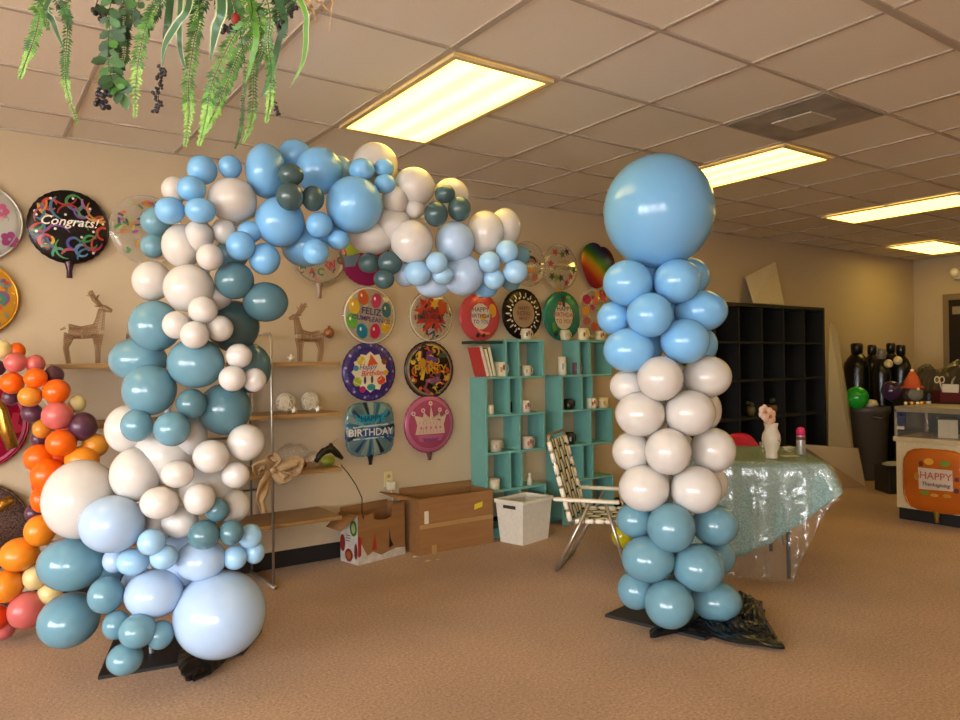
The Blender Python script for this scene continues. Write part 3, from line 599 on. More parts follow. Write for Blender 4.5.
foil(369, 371.5, 28.5, 'round purple foil balloon with a cream centre and red script', '43307a', m, [('Happy', -.12, .16, .26, '7a4f9a', .05, .3), ('Birthday', .05, -.06, .26, 'c43a2f', .05, .3)], tail=False)
# blue square birthday
m = []
for k in range(22):
    a = 2*PI*k/22; b = a+2*PI/22*(.9 if k % 2 else .55)
    c = ['111a2a', '566f76', '1f3f6a', '768f8a', '14587f', '8a9a92'][k % 6]
    m.append(('poly', [(.12*math.cos(a), .12*math.sin(a)), (.98*math.cos(a), .98*math.sin(a)), (.98*math.cos(b), .98*math.sin(b))], c))
m += [('poly', [(-.55, .2), (.5, .25), (.7, .62), (.2, .5), (-.6, .55)], '1f8fae'), ('poly', [(-.98, .02), (.98, .1), (.98, -.34), (-.98, -.3)], '1d4f86'), ('poly', [(-.7, .06), (.68, .12), (.68, .18), (-.7, .13)], 'a9c4cc'), ('poly', [(-.7, -.36), (.68, -.32), (.68, -.27), (-.7, -.31)], 'a9c4cc')]
foil(370, 429, 28, 'square blue and black starburst foil balloon reading Happy Birthday', '6f8f95', m, [('HAPPY', 0, .38, .28, '0f3f5f'), ('BIRTHDAY', .0, -.11, .37, 'd5cdc4')], shape='square', tcol='14161f', tl=.07)
# red splash
m = [('poly', star(-.05, .1, .8, 9, .6), 'a82f22'), ('poly', star(.45, .4, .35, 6, .6), 'b5401f'), ('poly', star(-.3, .3, .4, 7, .4), 'bd3a2f'), ('poly', star(.1, .5, .25, 6, .5), 'c9a02f'), ('strip', arc(.0, -.75, .45, .3, 2.8), .07, 'b03a2a')]
m += scatter(34, ['20252a', '2f5a3a', 'c9962f', '9c2f2c', '4a2f5a'], .2, .95, (.03, .06), 'bar')
foil(431, 316.5, 25, 'clear balloon with a red splash of presents and black confetti', 'ddd', m+[('ring', .95, .985, 'cdbfa2')], [('HAPPY\nBIRTHDAY', -.08, .08, .26, '23303f', .03)], clear=True, tail=False)
# brown party
m = [('ring', .93, 1.0, '4a3228'), ('ring', .86, .93, '8a7a5f')]+scatter(90, ['b0521f', 'c08a1f', '5a2f5f', '2f4f3f', 'b03a2a', '201814', '8f3a4a', 'caa23a'], .05, .85, (.05, .1))
m += [('dot', .05, .38, .28, '5b3a7a', .1, -.2), ('dot', .1, -.4, .34, '7a4a6f', .1, .0), ('dot', -.35, .25, .16, 'b5801f')]
foil(429, 369.5, 27.5, 'round dark brown party foil balloon with a mosaic of gold, orange and purple', '2a1c16', m, [('PARTY', 0, 0, .46, 'b08c22')], tail=False)
# crown
m = [('ring', .86, .99, 'b0607f'), ('poly', [(-.62, -.35), (-.55, -.02), (-.66, .36), (-.35, .12), (-.28, .45), (-.05, .2), (.02, .68), (.12, .2), (.38, .45), (.4, .12), (.7, .36), (.55, -.02), (.6, -.35)], 'c9ac98'), ('poly', [(-.55, -.38), (.55, -.38), (.45, -.6), (-.45, -.6)], 'b05a7a'), ('poly', [(-.35, -.48), (.35, -.48), (.25, -.6), (-.25, -.6)], '7a3f7a')]
m += [('dot', x, z, .08, 'd8bfae') for x, z in ((-.68, .4), (-.3, .5), (.02, .74), (.4, .5), (.72, .4))]+[('dot', x, z, .04, '8f4f6f') for x, z in ((-.68, .4), (-.3, .5), (.02, .74), (.4, .5), (.72, .4))]+[('dot', x, -.12, .05, 'b8657f') for x in (-.4, -.2, 0, .2, .4)]
m += [('strip', [(-.45+.14*k, -.3), (-.45+.14*k, .1)], -.012, 'a08470') for k in range(7)]
foil(429, 424, 28, 'round pink foil balloon printed with a crown', 'b0506f', m, [], tcol='7a3f4a', tl=.06)
# pink happy birthday
m = [('dot', -.02, .02, .5, 'd8cdc0', .56), ('dot', .62, .28, .22, 'd59a2f', .3), ('dot', .1, .0, .2, 'e0b03a', .14), ('dot', .0, .88, .08, '2a2024'), ('dot', -.1, .7, .12, 'b5603f'), ('dot', -.15, -.78, .09, '2f2430'), ('dot', .15, -.78, .09, '2f2430'), ('strip', [(-.2, -.5), (.1, -.7), (.5, -.7)], .07, 'e07a4a')]
foil(479.5, 317, 23.5, 'round coral pink foil balloon reading Happy Birthday', 'cb4f56', m, [('HAPPY', -.04, .3, .28, '3f3a5f'), ('BIRTHDAY', 0, .03, .24, '5a2f5f'), ('TO YOU', .0, -.22, .22, '3a3550')], tail=False)
# black ring
m = [('ring', .03, .56, 'a2876a')]+[('dot', .78*math.cos(a), .78*math.sin(a), .11, 'd0c4ae', .035, a) for a in [k*2*PI/18 for k in range(18)]]+[('dot', .66*math.cos(a), .66*math.sin(a), .045, 'e2d8c4') for a in [(k+.4)*2*PI/18 for k in range(18)]]
foil(522, 314, 24.5, 'black foil balloon with a ring of white marks around a tan retirement greeting', '1c1212', m, [('HAPPY', 0, .22, .2, '6a4430'), ('RETIRE', 0, .0, .24, '7a4a30'), ('MENT', 0, -.2, .2, '7a4a30')], tail=False)
# green
m = [('dot', 0, .0, .5, 'cfc4a8', .58), ('dot', 0, .72, .12, '14221f', .14), ('dot', .3, .78, .14, '6fa02f', .08), ('dot', -.2, .5, .09, '9c3f3f'), ('dot', .0, .5, .09, '2a2024', .14), ('dot', -.5, -.5, .1, '5a8a2f', .25, .3), ('dot', -.4, -.75, .09, '23202a', .15), ('dot', -.1, -.75, .12, 'c9a02f')]
foil(562, 316, 24, 'round green foil balloon reading Happy Birthday', '2f7f6a', m, [('HAPPY', .02, .28, .28, '4a2f5a'), ('BIRTHDAY', .02, .04, .25, 'a02f4a'), ('TO YOU', 0, -.24, .24, 'a03a3a')], tail=False)
m = [('dot', x, z, s, c) for x, z, s, c in ((-.55, .55, .2, 'a81f4a'), (.3, .75, .22, 'a81f3a'), (-.1, .5, .14, 'c9603f'), (-.65, .1, .18, 'c98a2f'), (.0, .8, .14, 'c9862f'), (-.6, -.3, .16, 'a84f4a'), (-.3, .25, .12, 'b0306a'), (.5, .35, .14, 'b05a8a'), (.1, .2, .16, '8a9a4a'), (.2, -.2, .2, '7a8a4a'), (-.2, -.5, .18, 'c0502f'), (.6, .0, .15, 'c9862f'), (.3, -.6, .2, 'a8472f'))]
foil(596, 314, 25, 'clear balloon with red and orange flowers beside the column, above two mugs', 'ddd', m+scatter(16, ['a81f4a', 'c9862f', '8a9a4a'], .2, .9, (.04, .07), 'dot'), clear=True, tail=False)
foil(528, 264, 22, 'clear balloon with an orange and dark print just right of the small light blue balloons', 'ddd', [('strip', arc(.1, 0, .3, .3, 2.8), .07, '2a2030'), ('strip', arc(.1, -.05, .2, .3, 2.8), .05, '9a5a3a'), ('dot', .1, -.3, .2, 'c98a2f', .12), ('dot', .3, -.6, .16, 'b56a5a')]+scatter(14, ['a84f5a', '3a4f5a', '6a7a4a'], .4, .9, (.03, .06)), clear=True, tail=False)
m = [('poly', star(x, z, .2, 5, .4, ph), c) for x, z, c, ph in ((-.35, .62, 'a83a2f', 1), (.05, .55, '4a5a2a', .5), (.35, .7, '2f2a4f', 1.8), (-.62, .1, '9c2f4a', .2), (-.55, -.45, '33402a', 1), (-.3, -.5, '5a7a2a', 2), (-.05, -.5, '2a3040', .7), (.3, -.7, '9c2f3a', 1.4), (.55, -.4, 'a83a4a', .3), (.75, -.1, '3a5a2a', .9), (-.1, -1.0, 'c08a2a', 1.57))]
foil(560, 267, 22.5, 'clear birthday balloon with small coloured star figures, left of the rainbow heart', 'ddd', m, [('HAPPY', .1, .2, .24, '9a6a2f'), ('BIRTHDAY', .05, -.06, .22, '5a4030')], clear=True, tail=False)
# rainbow heart
m = []
cs = ['4a2a6a', '2a3a7a', '1f5a4a', '3f7a1f', '8a8a1f', 'c9861f', 'c9501f', 'a8201f', '8a1a2a']
def rainbow(name):
    mm = bpy.data.materials.new(name); mm.use_nodes = True; nt = mm.node_tree; b = nt.nodes['Principled BSDF']; b.inputs['Roughness'].default_value = .25; b.inputs['Metallic'].default_value = .4
    tc = nt.nodes.new('ShaderNodeTexCoord'); gp = nt.nodes.new('ShaderNodeMapping'); gp.inputs['Rotation'].default_value = (0, math.radians(-38), 0); sp = nt.nodes.new('ShaderNodeSeparateXYZ'); rp = nt.nodes.new('ShaderNodeValToRGB')
    nt.links.new(tc.outputs['Object'], gp.inputs[0]); nt.links.new(gp.outputs[0], sp.inputs[0])
    mr = nt.nodes.new('ShaderNodeMapRange'); mr.inputs['From Min'].default_value = -.2; mr.inputs['From Max'].default_value = .2; nt.links.new(sp.outputs[2], mr.inputs['Value']); nt.links.new(mr.outputs[0], rp.inputs['Fac'])
    el = rp.color_ramp.elements; seq = ['8a1a2a', 'a8301f', 'c9701f', 'a8961f', '3f7a1f', '1f5a5a', '3a2a6a', '1f1a3a', '8a1a3a']
    el[0].color = (*lin(seq[0]), 1); el[1].color = (*lin(seq[-1]), 1)
    for i in range(1, 8): e_ = el.new(i/8); e_.color = (*lin(seq[i]), 1)
    nt.links.new(rp.outputs[0], b.inputs['Base Color']); return mm
foil(598, 263, 21, 'rainbow striped heart shaped foil balloon left of the giant blue balloon', rainbow('rainbow_foil'), [], shape='heart', tail=False, tilt=-.25, tl=.05)
# lower-left red and glitter ones
m = [('ring', .9, .96, 'd0708f')]+scatter(12, ['c8304a', '7a0f2a'], .3, .85, (.05, .1))
t = foil(-26, 424, 46, 'magenta red foil balloon with a gold numeral, cut off at the left edge', '9c1032', m, tail=False)
gm = mat('b88a3a', .25, .85, var=.1, name='gold_foil')
def numeral(t, pts, r):
    base = t.location; MB().tube([Vector(p)-base for p in pts], r, 14).build('gold_numeral', gm, t)
numeral(t, [on_y(-4, 396, YW-.2), on_y(2, 410, YW-.2), on_y(6, 430, YW-.2), on_y(13, 448, YW-.2)], [.012, .028, .035, .03])
t = foil(-24, 530, 45, 'speckled glitter foil balloon with a gold numeral, cut off at the left edge', mat('6b554c', .3, .5, var=.9, scale=120), [], tail=False)
numeral(t, [on_y(-12, 512, YW-.2), on_y(2, 505, YW-.2), on_y(13, 499, YW-.2)], [.03, .03, .026])

# rose gold ornament on the wall
p = on_y(329, 333, YW-.035); o = thing('ball_ornament', 'small rose gold ball ornament on the wall beside the standing wire reindeer', 'ornament', p)
MB().ball((0, 0, 0), .038, 20, 12).build('ball', mat('b07a5a', .25, .7), o); MB().lathe([(.008, .036), (.012, .05), (.004, .05)], 10).build('cap', mat('8a6a3a', .3, .8), o)

# ------------------------------------------------------------------ wall outlet
p = on_y(388, 479, YW); t = thing('wall_outlet', 'cream electrical outlet low on the wall between the boxes', 'outlet', p)
MB().m(mat('cfc08c', .4)).box((-.035, -.008, -.057), (.035, 0, .057)).build('cover_plate', None, t, bevel=.003)
for z in (-.022, .022): MB().m(mat('a89a6c', .4)).lathe([(.014, 0), (.014, .003), (.001, .003)], 14, M=Matrix.Translation((0, -.008, z)) @ Matrix.Rotation(PI/2, 4, 'X')).build('socket', None, t)
pw = MB().m(mat('ded6c2', .4)).box((-.03, -.045, -.03), (.03, 0, .03)).build('plug_adapter', None, None, origin=(0, 0, 0), bevel=.006); pw.location = p+Vector((.004, -.012, -.045)); tag(pw, 'white plug adapter in the wall outlet', 'plug')
q = p+Vector((.004, -.04, -.08)); cb = MB().tube([q, q+Vector((.01, -.01, -.08)), q+Vector((-.01, -.005, -.16)), q+Vector((.015, -.01, -.25)), Vector((q.x+.01, q.y, .01))], .004, 8).build('power_cord', mat('d5cdb8', .4), origin=q); tag(cb, 'white cord hanging from the wall outlet', 'cord')

# ------------------------------------------------------------------ rack with plywood shelves
SX0, SX1, SY0, SY1 = .39, 2.02, 4.45, 4.85
rk = thing('shelf_rack', 'free-standing metal rack with four plywood shelves behind the balloon arch', 'shelf', (1.2, 4.65, 0))
ply = wood('a5804f', '8f6a3b', 'plywood'); L = rk.location
SZ = [1.385, 1.058, .70, .385]
for z in SZ: MB().box((SX0-L.x, SY0-L.y, z-.024), (SX1-L.x, SY1-L.y, z)).build('shelf_board', ply, rk, bevel=.002)
chr_ = mat('a8a096', .35, .75, name='chrome_tube')
for px in (.82, 1.555):
    MB().tube([(px-L.x, SY0-.02-L.y, .03), (px-L.x, SY0-.02-L.y, 1.54), (px-L.x, SY0-L.y, 1.56), (px-L.x, SY1-.03-L.y, 1.56), (px-L.x, SY1-.01-L.y, 1.54), (px-L.x, SY1-.01-L.y, .03)], .0085, 10).build('upright', chr_, rk)
    MB().tube([(px-L.x, SY0-.04-L.y, .012), (px-L.x, SY1+.01-L.y, .012)], .012, 10).build('foot', chr_, rk)
    for z in SZ: MB().tube([(px-L.x, SY0-.02-L.y, z-.034), (px-L.x, SY1-.01-L.y, z-.034)], .007, 8).build('bracket', chr_, rk)
for z in (.9, .55): MB().tube([(.82-L.x, SY1-.01-L.y, z), (1.6-L.x, SY1-.01-L.y, z)], .006, 8).build('cross_wire', chr_, rk)
# gray poster board visible behind rack
# wire reindeer
wm = mat('9a7350', .5, .3, var=.2, scale=200, name='bronze_wire')
def wire_limb(mb, pts, rs, turns=10, nl=4, w=.0018):
    pts = [Vector(p) for p in pts]; N = 4*turns; 
    def P(t):
        t = min(.9999, max(0, t))*(len(pts)-1); i = int(t); f = t-i; a = pts[i].lerp(pts[i+1], f); r = rs[i]+(rs[i+1]-rs[i])*f; d = (pts[i+1]-pts[i]).normalized(); return a, r, d
    n0 = (pts[-1]-pts[0]).normalized().orthogonal().normalized()
    def Q(t, an):
        a, r, d = P(t); x = (n0-d*n0.dot(d)).normalized(); y = d.cross(x); return a+(x*math.cos(an)+y*math.sin(an))*r
    for k in range(nl): mb.tube([Q(t/6, 2*PI*k/nl) for t in range(7)], w, 4, False)
    mb.tube([Q(i/(N*2), i*PI/4) for i in range(N*2+1)], w*.9, 4, False)
def reindeer(loc, s, flip, label):
    t = thing('wire_reindeer', label, 'reindeer', loc, PI if flip else 0, 'wire reindeer on the top shelf')
    b = MB(); wire_limb(b, [(-.13*s, 0, .27*s), (-.03*s, 0, .26*s), (.09*s, 0, .28*s)], [.062*s, .052*s, .062*s], 22, 10); wire_limb(b, [(.09*s, 0, .29*s), (.11*s, 0, .38*s), (.125*s, 0, .46*s)], [.05*s, .034*s, .028*s], 14, 7)
    wire_limb(b, [(.10*s, 0, .475*s), (.15*s, 0, .47*s), (.205*s, 0, .45*s)], [.024*s, .030*s, .012*s], 9, 6); wire_limb(b, [(-.15*s, 0, .30*s), (-.19*s, 0, .28*s)], [.012*s, .003*s], 2, 3); b.build('body', wm, t)
    for (x, dx) in ((-.12, -.03), (.09, .0)):
        for y in (-.03, .03):
            l = MB(); wire_limb(l, [(x*s, y*s, .25*s), ((x+dx)*s, y*s, .13*s), ((x+dx*.3)*s, y*s, .0)], [.042*s, .018*s, .014*s], 15, 5); l.build('leg', wm, t)
    for y in (-1, 1):
        a = MB(); wire_limb(a, [(.12*s, y*.01*s, .49*s), (.07*s, y*.03*s, .545*s), (.035*s, y*.05*s, .615*s)], [.014*s, .018*s, .012*s], 8, 5); a.tube([(.08*s, y*.03*s, .54*s), (.10*s, y*.05*s, .585*s)], .004*s, 5); a.tube([(.055*s, y*.035*s, .575*s), (.015*s, y*.05*s, .58*s)], .004*s, 5); a.build('antler', wm, t)
        a = MB(); a.ball((.095*s, y*.03*s, .49*s), (.022*s, .006*s, .008*s), 8, 6); a.build('ear', wm, t)
p = on_y(86, 361, 4.66); reindeer((p.x, 4.66, SZ[0]+.004), .66, False, 'wire reindeer facing right on the shelf at left, above the orange balloons')
p = on_y(308, 360, 4.66); t_ = reindeer((p.x, 4.66, SZ[0]+.004), .62, True, 'wire reindeer facing left on the rack top right of the arch')
# spiky white balls
bm_ = mat('c8b89a', .7, var=.15, scale=90, bump=.5)
src = None
for (u, v, lab) in ((286, 400, 'left of the two woven white balls on the second shelf'), (310.5, 400, 'right of the two woven white balls on the second shelf')):
    p = on_y(u, v, 4.68)
    if src is None:
        src = thing('woven_ball', lab, 'decorative ball', (p.x, 4.68, SZ[1]+.066), 0, 'woven balls on the second shelf')
        MB().ball((0, 0, 0), .055, 20, 12).build('core', bm_, src); w = MB()
        for k in range(26):
            a = Vector((random.gauss(0, 1), random.gauss(0, 1), random.gauss(0, 1))).normalized(); e1 = a.orthogonal().normalized(); e2 = a.cross(e1)
            w.tube([(e1*math.cos(q)+e2*math.sin(q))*.062 for q in [i*2*PI/20 for i in range(21)]], .003, 4, False)
        w.build('vine_wrap', mat('e0d2b4', .7), src)
    else: up_copy(src, (p.x, 4.68, SZ[1]+.066), lab, rz=1)
def small_star(u, v, z, lab, y=4.5):
    p = on_y(u, v, y); b = MB(); pts = star(0, 0, .026, 5, .5); vs = [(a, -.006, c) for a, c in pts]+[(a, .006, c) for a, c in pts]; n = 10
    b.add(vs, [tuple(range(n)), tuple(range(2*n-1, n-1, -1))]+[(i, n+i, n+(i+1) % n, (i+1) % n) for i in range(n)])
    b.ball((0, 0, -.004), .014, 8, 6)
    o = b.build('flower_ornament', mat('e6dccb', .6)); o.location = (p.x, y, z+.024); tag(o, lab, 'ornament', 'small white flower ornaments')
small_star(294, 411, SZ[1], 'small white flower ornament in front of the left woven ball'); small_star(318, 408, SZ[1], 'small white flower ornament in front of the right woven ball'); small_star(291, 358, SZ[0], 'small white flower ornament on the top shelf left of the right reindeer')
# clear plastic bags on third shelf
def bagblob(u, y, z, s, mt, lab, name='plastic_packet', cat='packet', seed=0):
    p = on_y(u, 460, y); mb = MB(); mb.ball((0, 0, 0), s, 18, 12)
    mb.v = [tuple(Vector(v)*(1+.25*noise.noise(Vector(v)*28+Vector((seed, 0, 0))))) for v in mb.v]; zm = min(v[2] for v in mb.v)
    mb.v = [(v[0], v[1], v[2]-zm) for v in mb.v]
    o = mb.build(name, mt); o.location = (p.x, y, z); return tag(o, lab, cat)
cf = clear_film('clear_bag_film', 'cfc4b4', a=.05, rough=.15, gmax=.25, bump=.5, scale=20)
bagblob(292, 4.68, SZ[2], (.11, .07, .07), cf, 'clear plastic bag on the third shelf behind the burlap bow', seed=2)
bagblob(300, 4.55, SZ[2], (.045, .04, .032), mat('9c2f2a', .5), 'small red bundle on the third shelf beside the clear bag', 'red_bundle', 'bundle', 5)
bagblob(313, 4.6, SZ[2], (.06, .05, .045), cf, 'clear plastic packet between the red bundle and the glue gun', seed=8)
bagblob(328, 4.55, SZ[2], (.05, .04, .035), mat('8f9a2f', .5), 'yellow green bundle on the third shelf under the glue gun', 'green_bundle', 'bundle', 11)
# burlap bow
p = on_y(272, 470, 4.38); bow = thing('burlap_bow', 'tan burlap bow hanging on the front of the rack', 'bow', p); bu = mat('b89a74', .9, var=.15, scale=120, bump=.5)
def ribbon(pts, w, tw=0):
    pts = [Vector(a) for a in pts]; mb = MB(); n = len(pts)*4
    def P(t): t = min(.9999, t)*(len(pts)-1); i = int(t); return pts[i].lerp(pts[i+1], t-i)
    def fn(a, b):
        q = P(a); d = (P(min(1, a+.05))-P(max(0, a-.05))).normalized(); s = d.cross(Vector((0, 1, 0))); s = s.normalized() if s.length > .1 else Vector((0, 0, 1)); s = (s+Vector((0, .5*math.sin(tw+a*5), 0))).normalized()
        return q+s*(b-.5)*w*(.5+.5*math.sin(PI*min(1, a*1.1+.15)))+Vector((0, .008*math.sin(b*9+a*7), 0))
    mb.grid(fn, n, 6); return mb
for (pts, w, tw) in (([(0, 0, 0), (-.05, -.04, .05), (-.11, -.03, .03), (-.08, -.01, -.02), (0, 0, 0)], .07, 0), ([(0, 0, 0), (.06, -.04, .03), (.16, -.04, .05), (.15, -.01, -.03), (.05, 0, -.04), (0, 0, 0)], .07, 1),
                     ([(0, 0, 0), (-.02, -.04, .10), (.03, -.05, .06), (0, 0, 0)], .06, 2), ([(0, 0, 0), (.05, -.05, -.07), (.10, -.04, -.04), (0, 0, 0)], .06, 3)): ribbon(pts, w, tw).build('loop', bu, bow, solid=.003)
ribbon([(0, 0, 0), (-.06, -.03, -.08), (-.08, -.02, -.17), (-.05, -.02, -.25)], .08, .5).build('tail', bu, bow, solid=.003)
MB().ball((0, -.02, 0), .02, 12, 8).build('knot', bu, bow)
# glue gun
gm_ = mat('14130f', .35, name='black_plastic'); p = on_y(328, 458, 4.47)
gg = thing('glue_gun', 'black hot glue gun lying on the third shelf with its cord hanging down', 'glue gun', p)
b = MB().tube([(-.085, 0, -.02), (-.06, 0, .02), (-.03, 0, .045), (.02, 0, .055)], [.014, .02, .024, .022], 10); b.build('handle', gm_, gg)
b = MB().tube([(-.01, 0, .06), (.03, 0, .055), (.065, 0, .02), (.10, 0, -.012)], [.018, .024, .022, .012], 10).ball((.02, 0, .08), .016, 10, 8); brl = b.build('barrel', gm_, gg)
MB().tube([(.02, 0, .08), (.045, 0, .105), (.07, 0, .12)], .003, 6).build('stand_wire', chr_, brl)
q = [on_y(341, 465, 4.42), on_y(348, 473, 4.43), on_y(356, 485, 4.44), on_y(362, 498, 4.45), on_y(362, 512, 4.5), on_y(364, 519, 4.62)]
MB().tube([a-p for a in q], .0035, 6).build('cord', gm_, gg)

# ------------------------------------------------------------------ boxes
cb_o = wood('966a3c', '8b6035', 'cardboard', 2, .8)
def open_box(mb, M, w, d, h, t=.006, flaps=()):
    mb.box((0, 0, 0), (w, d, t), M); mb.box((0, 0, t), (w, t, h), M); mb.box((0, d-t, t), (w, d, h), M); mb.box((0, t, t), (t, d-t, h), M); mb.box((w-t, t, t), (w, d-t, h), M)
fb = on_z(415, 554); t = thing('cardboard_box', 'large brown open cardboard box between the torn printed box and the white crate', 'box', (fb.x, fb.y-.07, 0))
Mx = Matrix.Identity(4); bx = MB(); open_box(bx, Mx, .645, .29, .40); bx.build('body', cb_o, t)
MB().box((0, .29, .36), (.645, .295, .44)).build('flap', cb_o, t)
MB().add([(-.002, .0, .40), (-.002, .30, .40), (-.17, .28, .435), (-.17, .02, .42)], [(0, 1, 2, 3)]).build('flap', cb_o, t, solid=.005)
MB().m(mat('a8834f', .35)).box((.0, -.0015, .185), (.645, 0, .215)).box((.10, -.0015, 0), (.14, 0, .06)).build('packing_tape', None, t)
MB().m(mat('d8c62a', .5)).add([(.47, -.002, .27), (.545, -.002, .285), (.55, -.002, .325), (.475, -.002, .31)], [(0, 1, 2, 3)]).build('yellow_sticker', None, t)
MB().m(mat('d8cdb8', .5)).box((.04, -.002, .22), (.075, -.0005, .31)).build('paper_label', None, t)
# printed box
fb = on_z(355, 562); aa = (Vector((2.62, 4.76, 0))-Vector((2.22, 4.62, 0))).normalized()
t = thing('printed_box', 'torn white printed cardboard box with red and green ovals, left of the big brown box', 'box', (2.20, 4.60, 0), math.atan2(.08, .40))
b = MB(); w, d, h = .42, .20, .34
inn = cb_o; prt = mat('bdb5ab', .6, var=.2, scale=18)
b.m(inn); b.box((.004, .004, .0), (w-.004, d, .006)); b.box((0, d-.005, 0), (w, d, h+.03)); b.box((w-.005, 0, 0), (w, d, h+.02))
# front with torn edge (brown torn upper, white lower)
top = [(0, h), (.10, h-.01), (.12, h-.005), (.14, h), (.145, h-.05), (.19, h-.06), (.25, h-.065), (.30, h-.05), (.31, h+.03), (.42, h+.04)]
vs = [(x, 0, 0) for x, z in top]+[(x, 0, z) for x, z in top]; n = len(top); b.add(vs, [(i, i+1, n+i+1, n+i) for i in range(n-1)], True)
b.add([(x, .004, z) for x, y, z in vs], [(n+i, n+i+1, i+1, i) for i in range(n-1)], True)
b.m(prt); b.box((0, 0, 0), (.003, d, h)); b.add([(-.001, -.002, 0), (w, -.002, 0), (w, -.002, .05), (.33, -.002, .06), (.2, -.002, .035), (.13, -.002, .07), (.08, -.002, .05), (0, -.002, .19)], [tuple(range(8))], True)
b.m(mat('a02a20', .5)); b.add([(0, -.003, .05), (.025, -.003, .06), (.03, -.003, .18), (0, -.003, .2)], [(0, 1, 2, 3)]); b.add([(.12, -.003, .08), (.16, -.003, .08), (.145, -.003, .2)], [(0, 1, 2)])
b.m(mat('1c1214', .5)); b.add([(.27, -.003, .07), (.31, -.003, .085), (.285, -.003, .13), (.275, -.003, .21)], [(0, 1, 2, 3)])
b.build('body', None, t)
f = MB(); f.m(mat('c9a52c', .5))
def oval(x, z, rx, rz, c, off): f.m(mat(c, .45)); f.add([(-off, x+rx*math.cos(a), z+rz*math.sin(a)) for a in [i*2*PI/18 for i in range(18)]], [tuple(range(17, -1, -1))])
oval(.045, .245, .04, .055, '2a6a22', .002); oval(.045, .245, .022, .035, '9fb06a', .003); oval(.17, .13, .03, .06, '7a1f1a', .002); oval(.10, .055, .045, .045, '7a1f1a', .002); oval(.10, .055, .026, .026, '9a5a2a', .003); oval(.02, .09, .018, .055, '6a2320', .002)
f.m(mat('5a4a4a', .5)); [f.box((-.002, .08, .15+k*.018), (-.001, .13, .156+k*.018)) for k in range(3)]
f.build('printed_design', None, t)
MB().add([(0, 0, h), (0, d, h), (-.13, d-.02, h-.08), (-.12, .02, h-.09)], [(0, 1, 2, 3)]).build('flap', cb_o, t, solid=.004)
# white crate
c0 = on_z(519, 543); c0 = Vector((3.40, 4.31, 0)); ang = math.radians(13)
t = thing('plastic_crate', 'open white plastic storage crate with handle slots beside the lawn chair', 'crate', c0, ang)
cw = mat('ded9cc', .4, name='white_plastic'); b = MB(); W, Dp, Hh = .36, .265, .33; tp = .025
def cr(z, s=0): k = tp*(1-z/Hh); return k+s
def wall4(b, z0, z1, s0=0, s1=0):
    o = [[(cr(z, s), cr(z, s), z), (W-cr(z, s), cr(z, s), z), (W-cr(z, s), Dp-cr(z, s), z), (cr(z, s), Dp-cr(z, s), z)] for z, s in ((z0, s0), (z1, s1))]
    b.add(o[0]+o[1], [(k, (k+1) % 4, 4+(k+1) % 4, 4+k) for k in range(4)], True)
wall4(b, 0, Hh-.03)
b.add([(cr(0), cr(0), .001), (W-cr(0), cr(0), .001), (W-cr(0), Dp-cr(0), .001), (cr(0), Dp-cr(0), .001)], [(3, 2, 1, 0)], True)
o_ = b.build('body', cw, t, solid=.005)
r_ = MB()
for (lo, hi) in (((-.012, -.012), (W+.012, .02)), ((-.012, Dp-.02), (W+.012, Dp+.012)), ((-.012, .02), (.02, Dp-.02)), ((W-.02, .02), (W+.012, Dp-.02))): r_.box((lo[0], lo[1], Hh-.03), (hi[0], hi[1], Hh))
r_.build('rim', cw, t, bevel=.005)
for y in (Dp/2,): 
    MB().m(mat('3a3229', .6)).box((-.0, Dp/2-.06, Hh-.065), (.004, Dp/2+.06, Hh-.04)).build('handle_slot', None, t); MB().m(mat('3a3229', .6)).box((W-.004, Dp/2-.06, Hh-.065), (W, Dp/2+.06, Hh-.04)).build('handle_slot', None, t)

# ------------------------------------------------------------------ teal bookcases
tealm = mat('6ba59c', .5, var=.05, scale=8, name='teal_paint')
def bookcase(x0, lab):
    t = thing('bookcase', lab, 'bookcase', (x0, 4.665, 0), 0, 'teal stepped bookcases')
    W, Dd, th = .60, .21, .018; zs = [.075, .37, .665, .96, 1.255, 1.55]
    for i, z in enumerate(zs):
        x1 = 0 if i < 5 else .20
        MB().box((x1, 0, z-th), (W, Dd, z)).build('shelf_board', tealm, t, bevel=.001)
    for i in range(5):
        even = (i % 2 == 1)        # tiers counted from floor: 1 and 3 are the left-shifted ones
        xs = (0, .225, .345) if even else ((.0, .325, .582) if i < 4 else (.20, .325, .582))
        for x in xs: MB().box((x, .001, zs[i]), (x+th, Dd-.001, zs[i+1]-th)).build('upright_panel', tealm, t)
    MB().box((0.0, 0, 0), (W, .018, .057)).build('plinth', tealm, t); MB().box((0.0, Dd-.018, 0), (W, Dd, .057)).build('plinth', tealm, t)
    return t, zs
bc1, ZS = bookcase(3.325, 'teal stepped bookcase on the left, behind the white crate')
bc2, _ = bookcase(4.105, 'teal stepped bookcase on the right, behind the lawn chair')
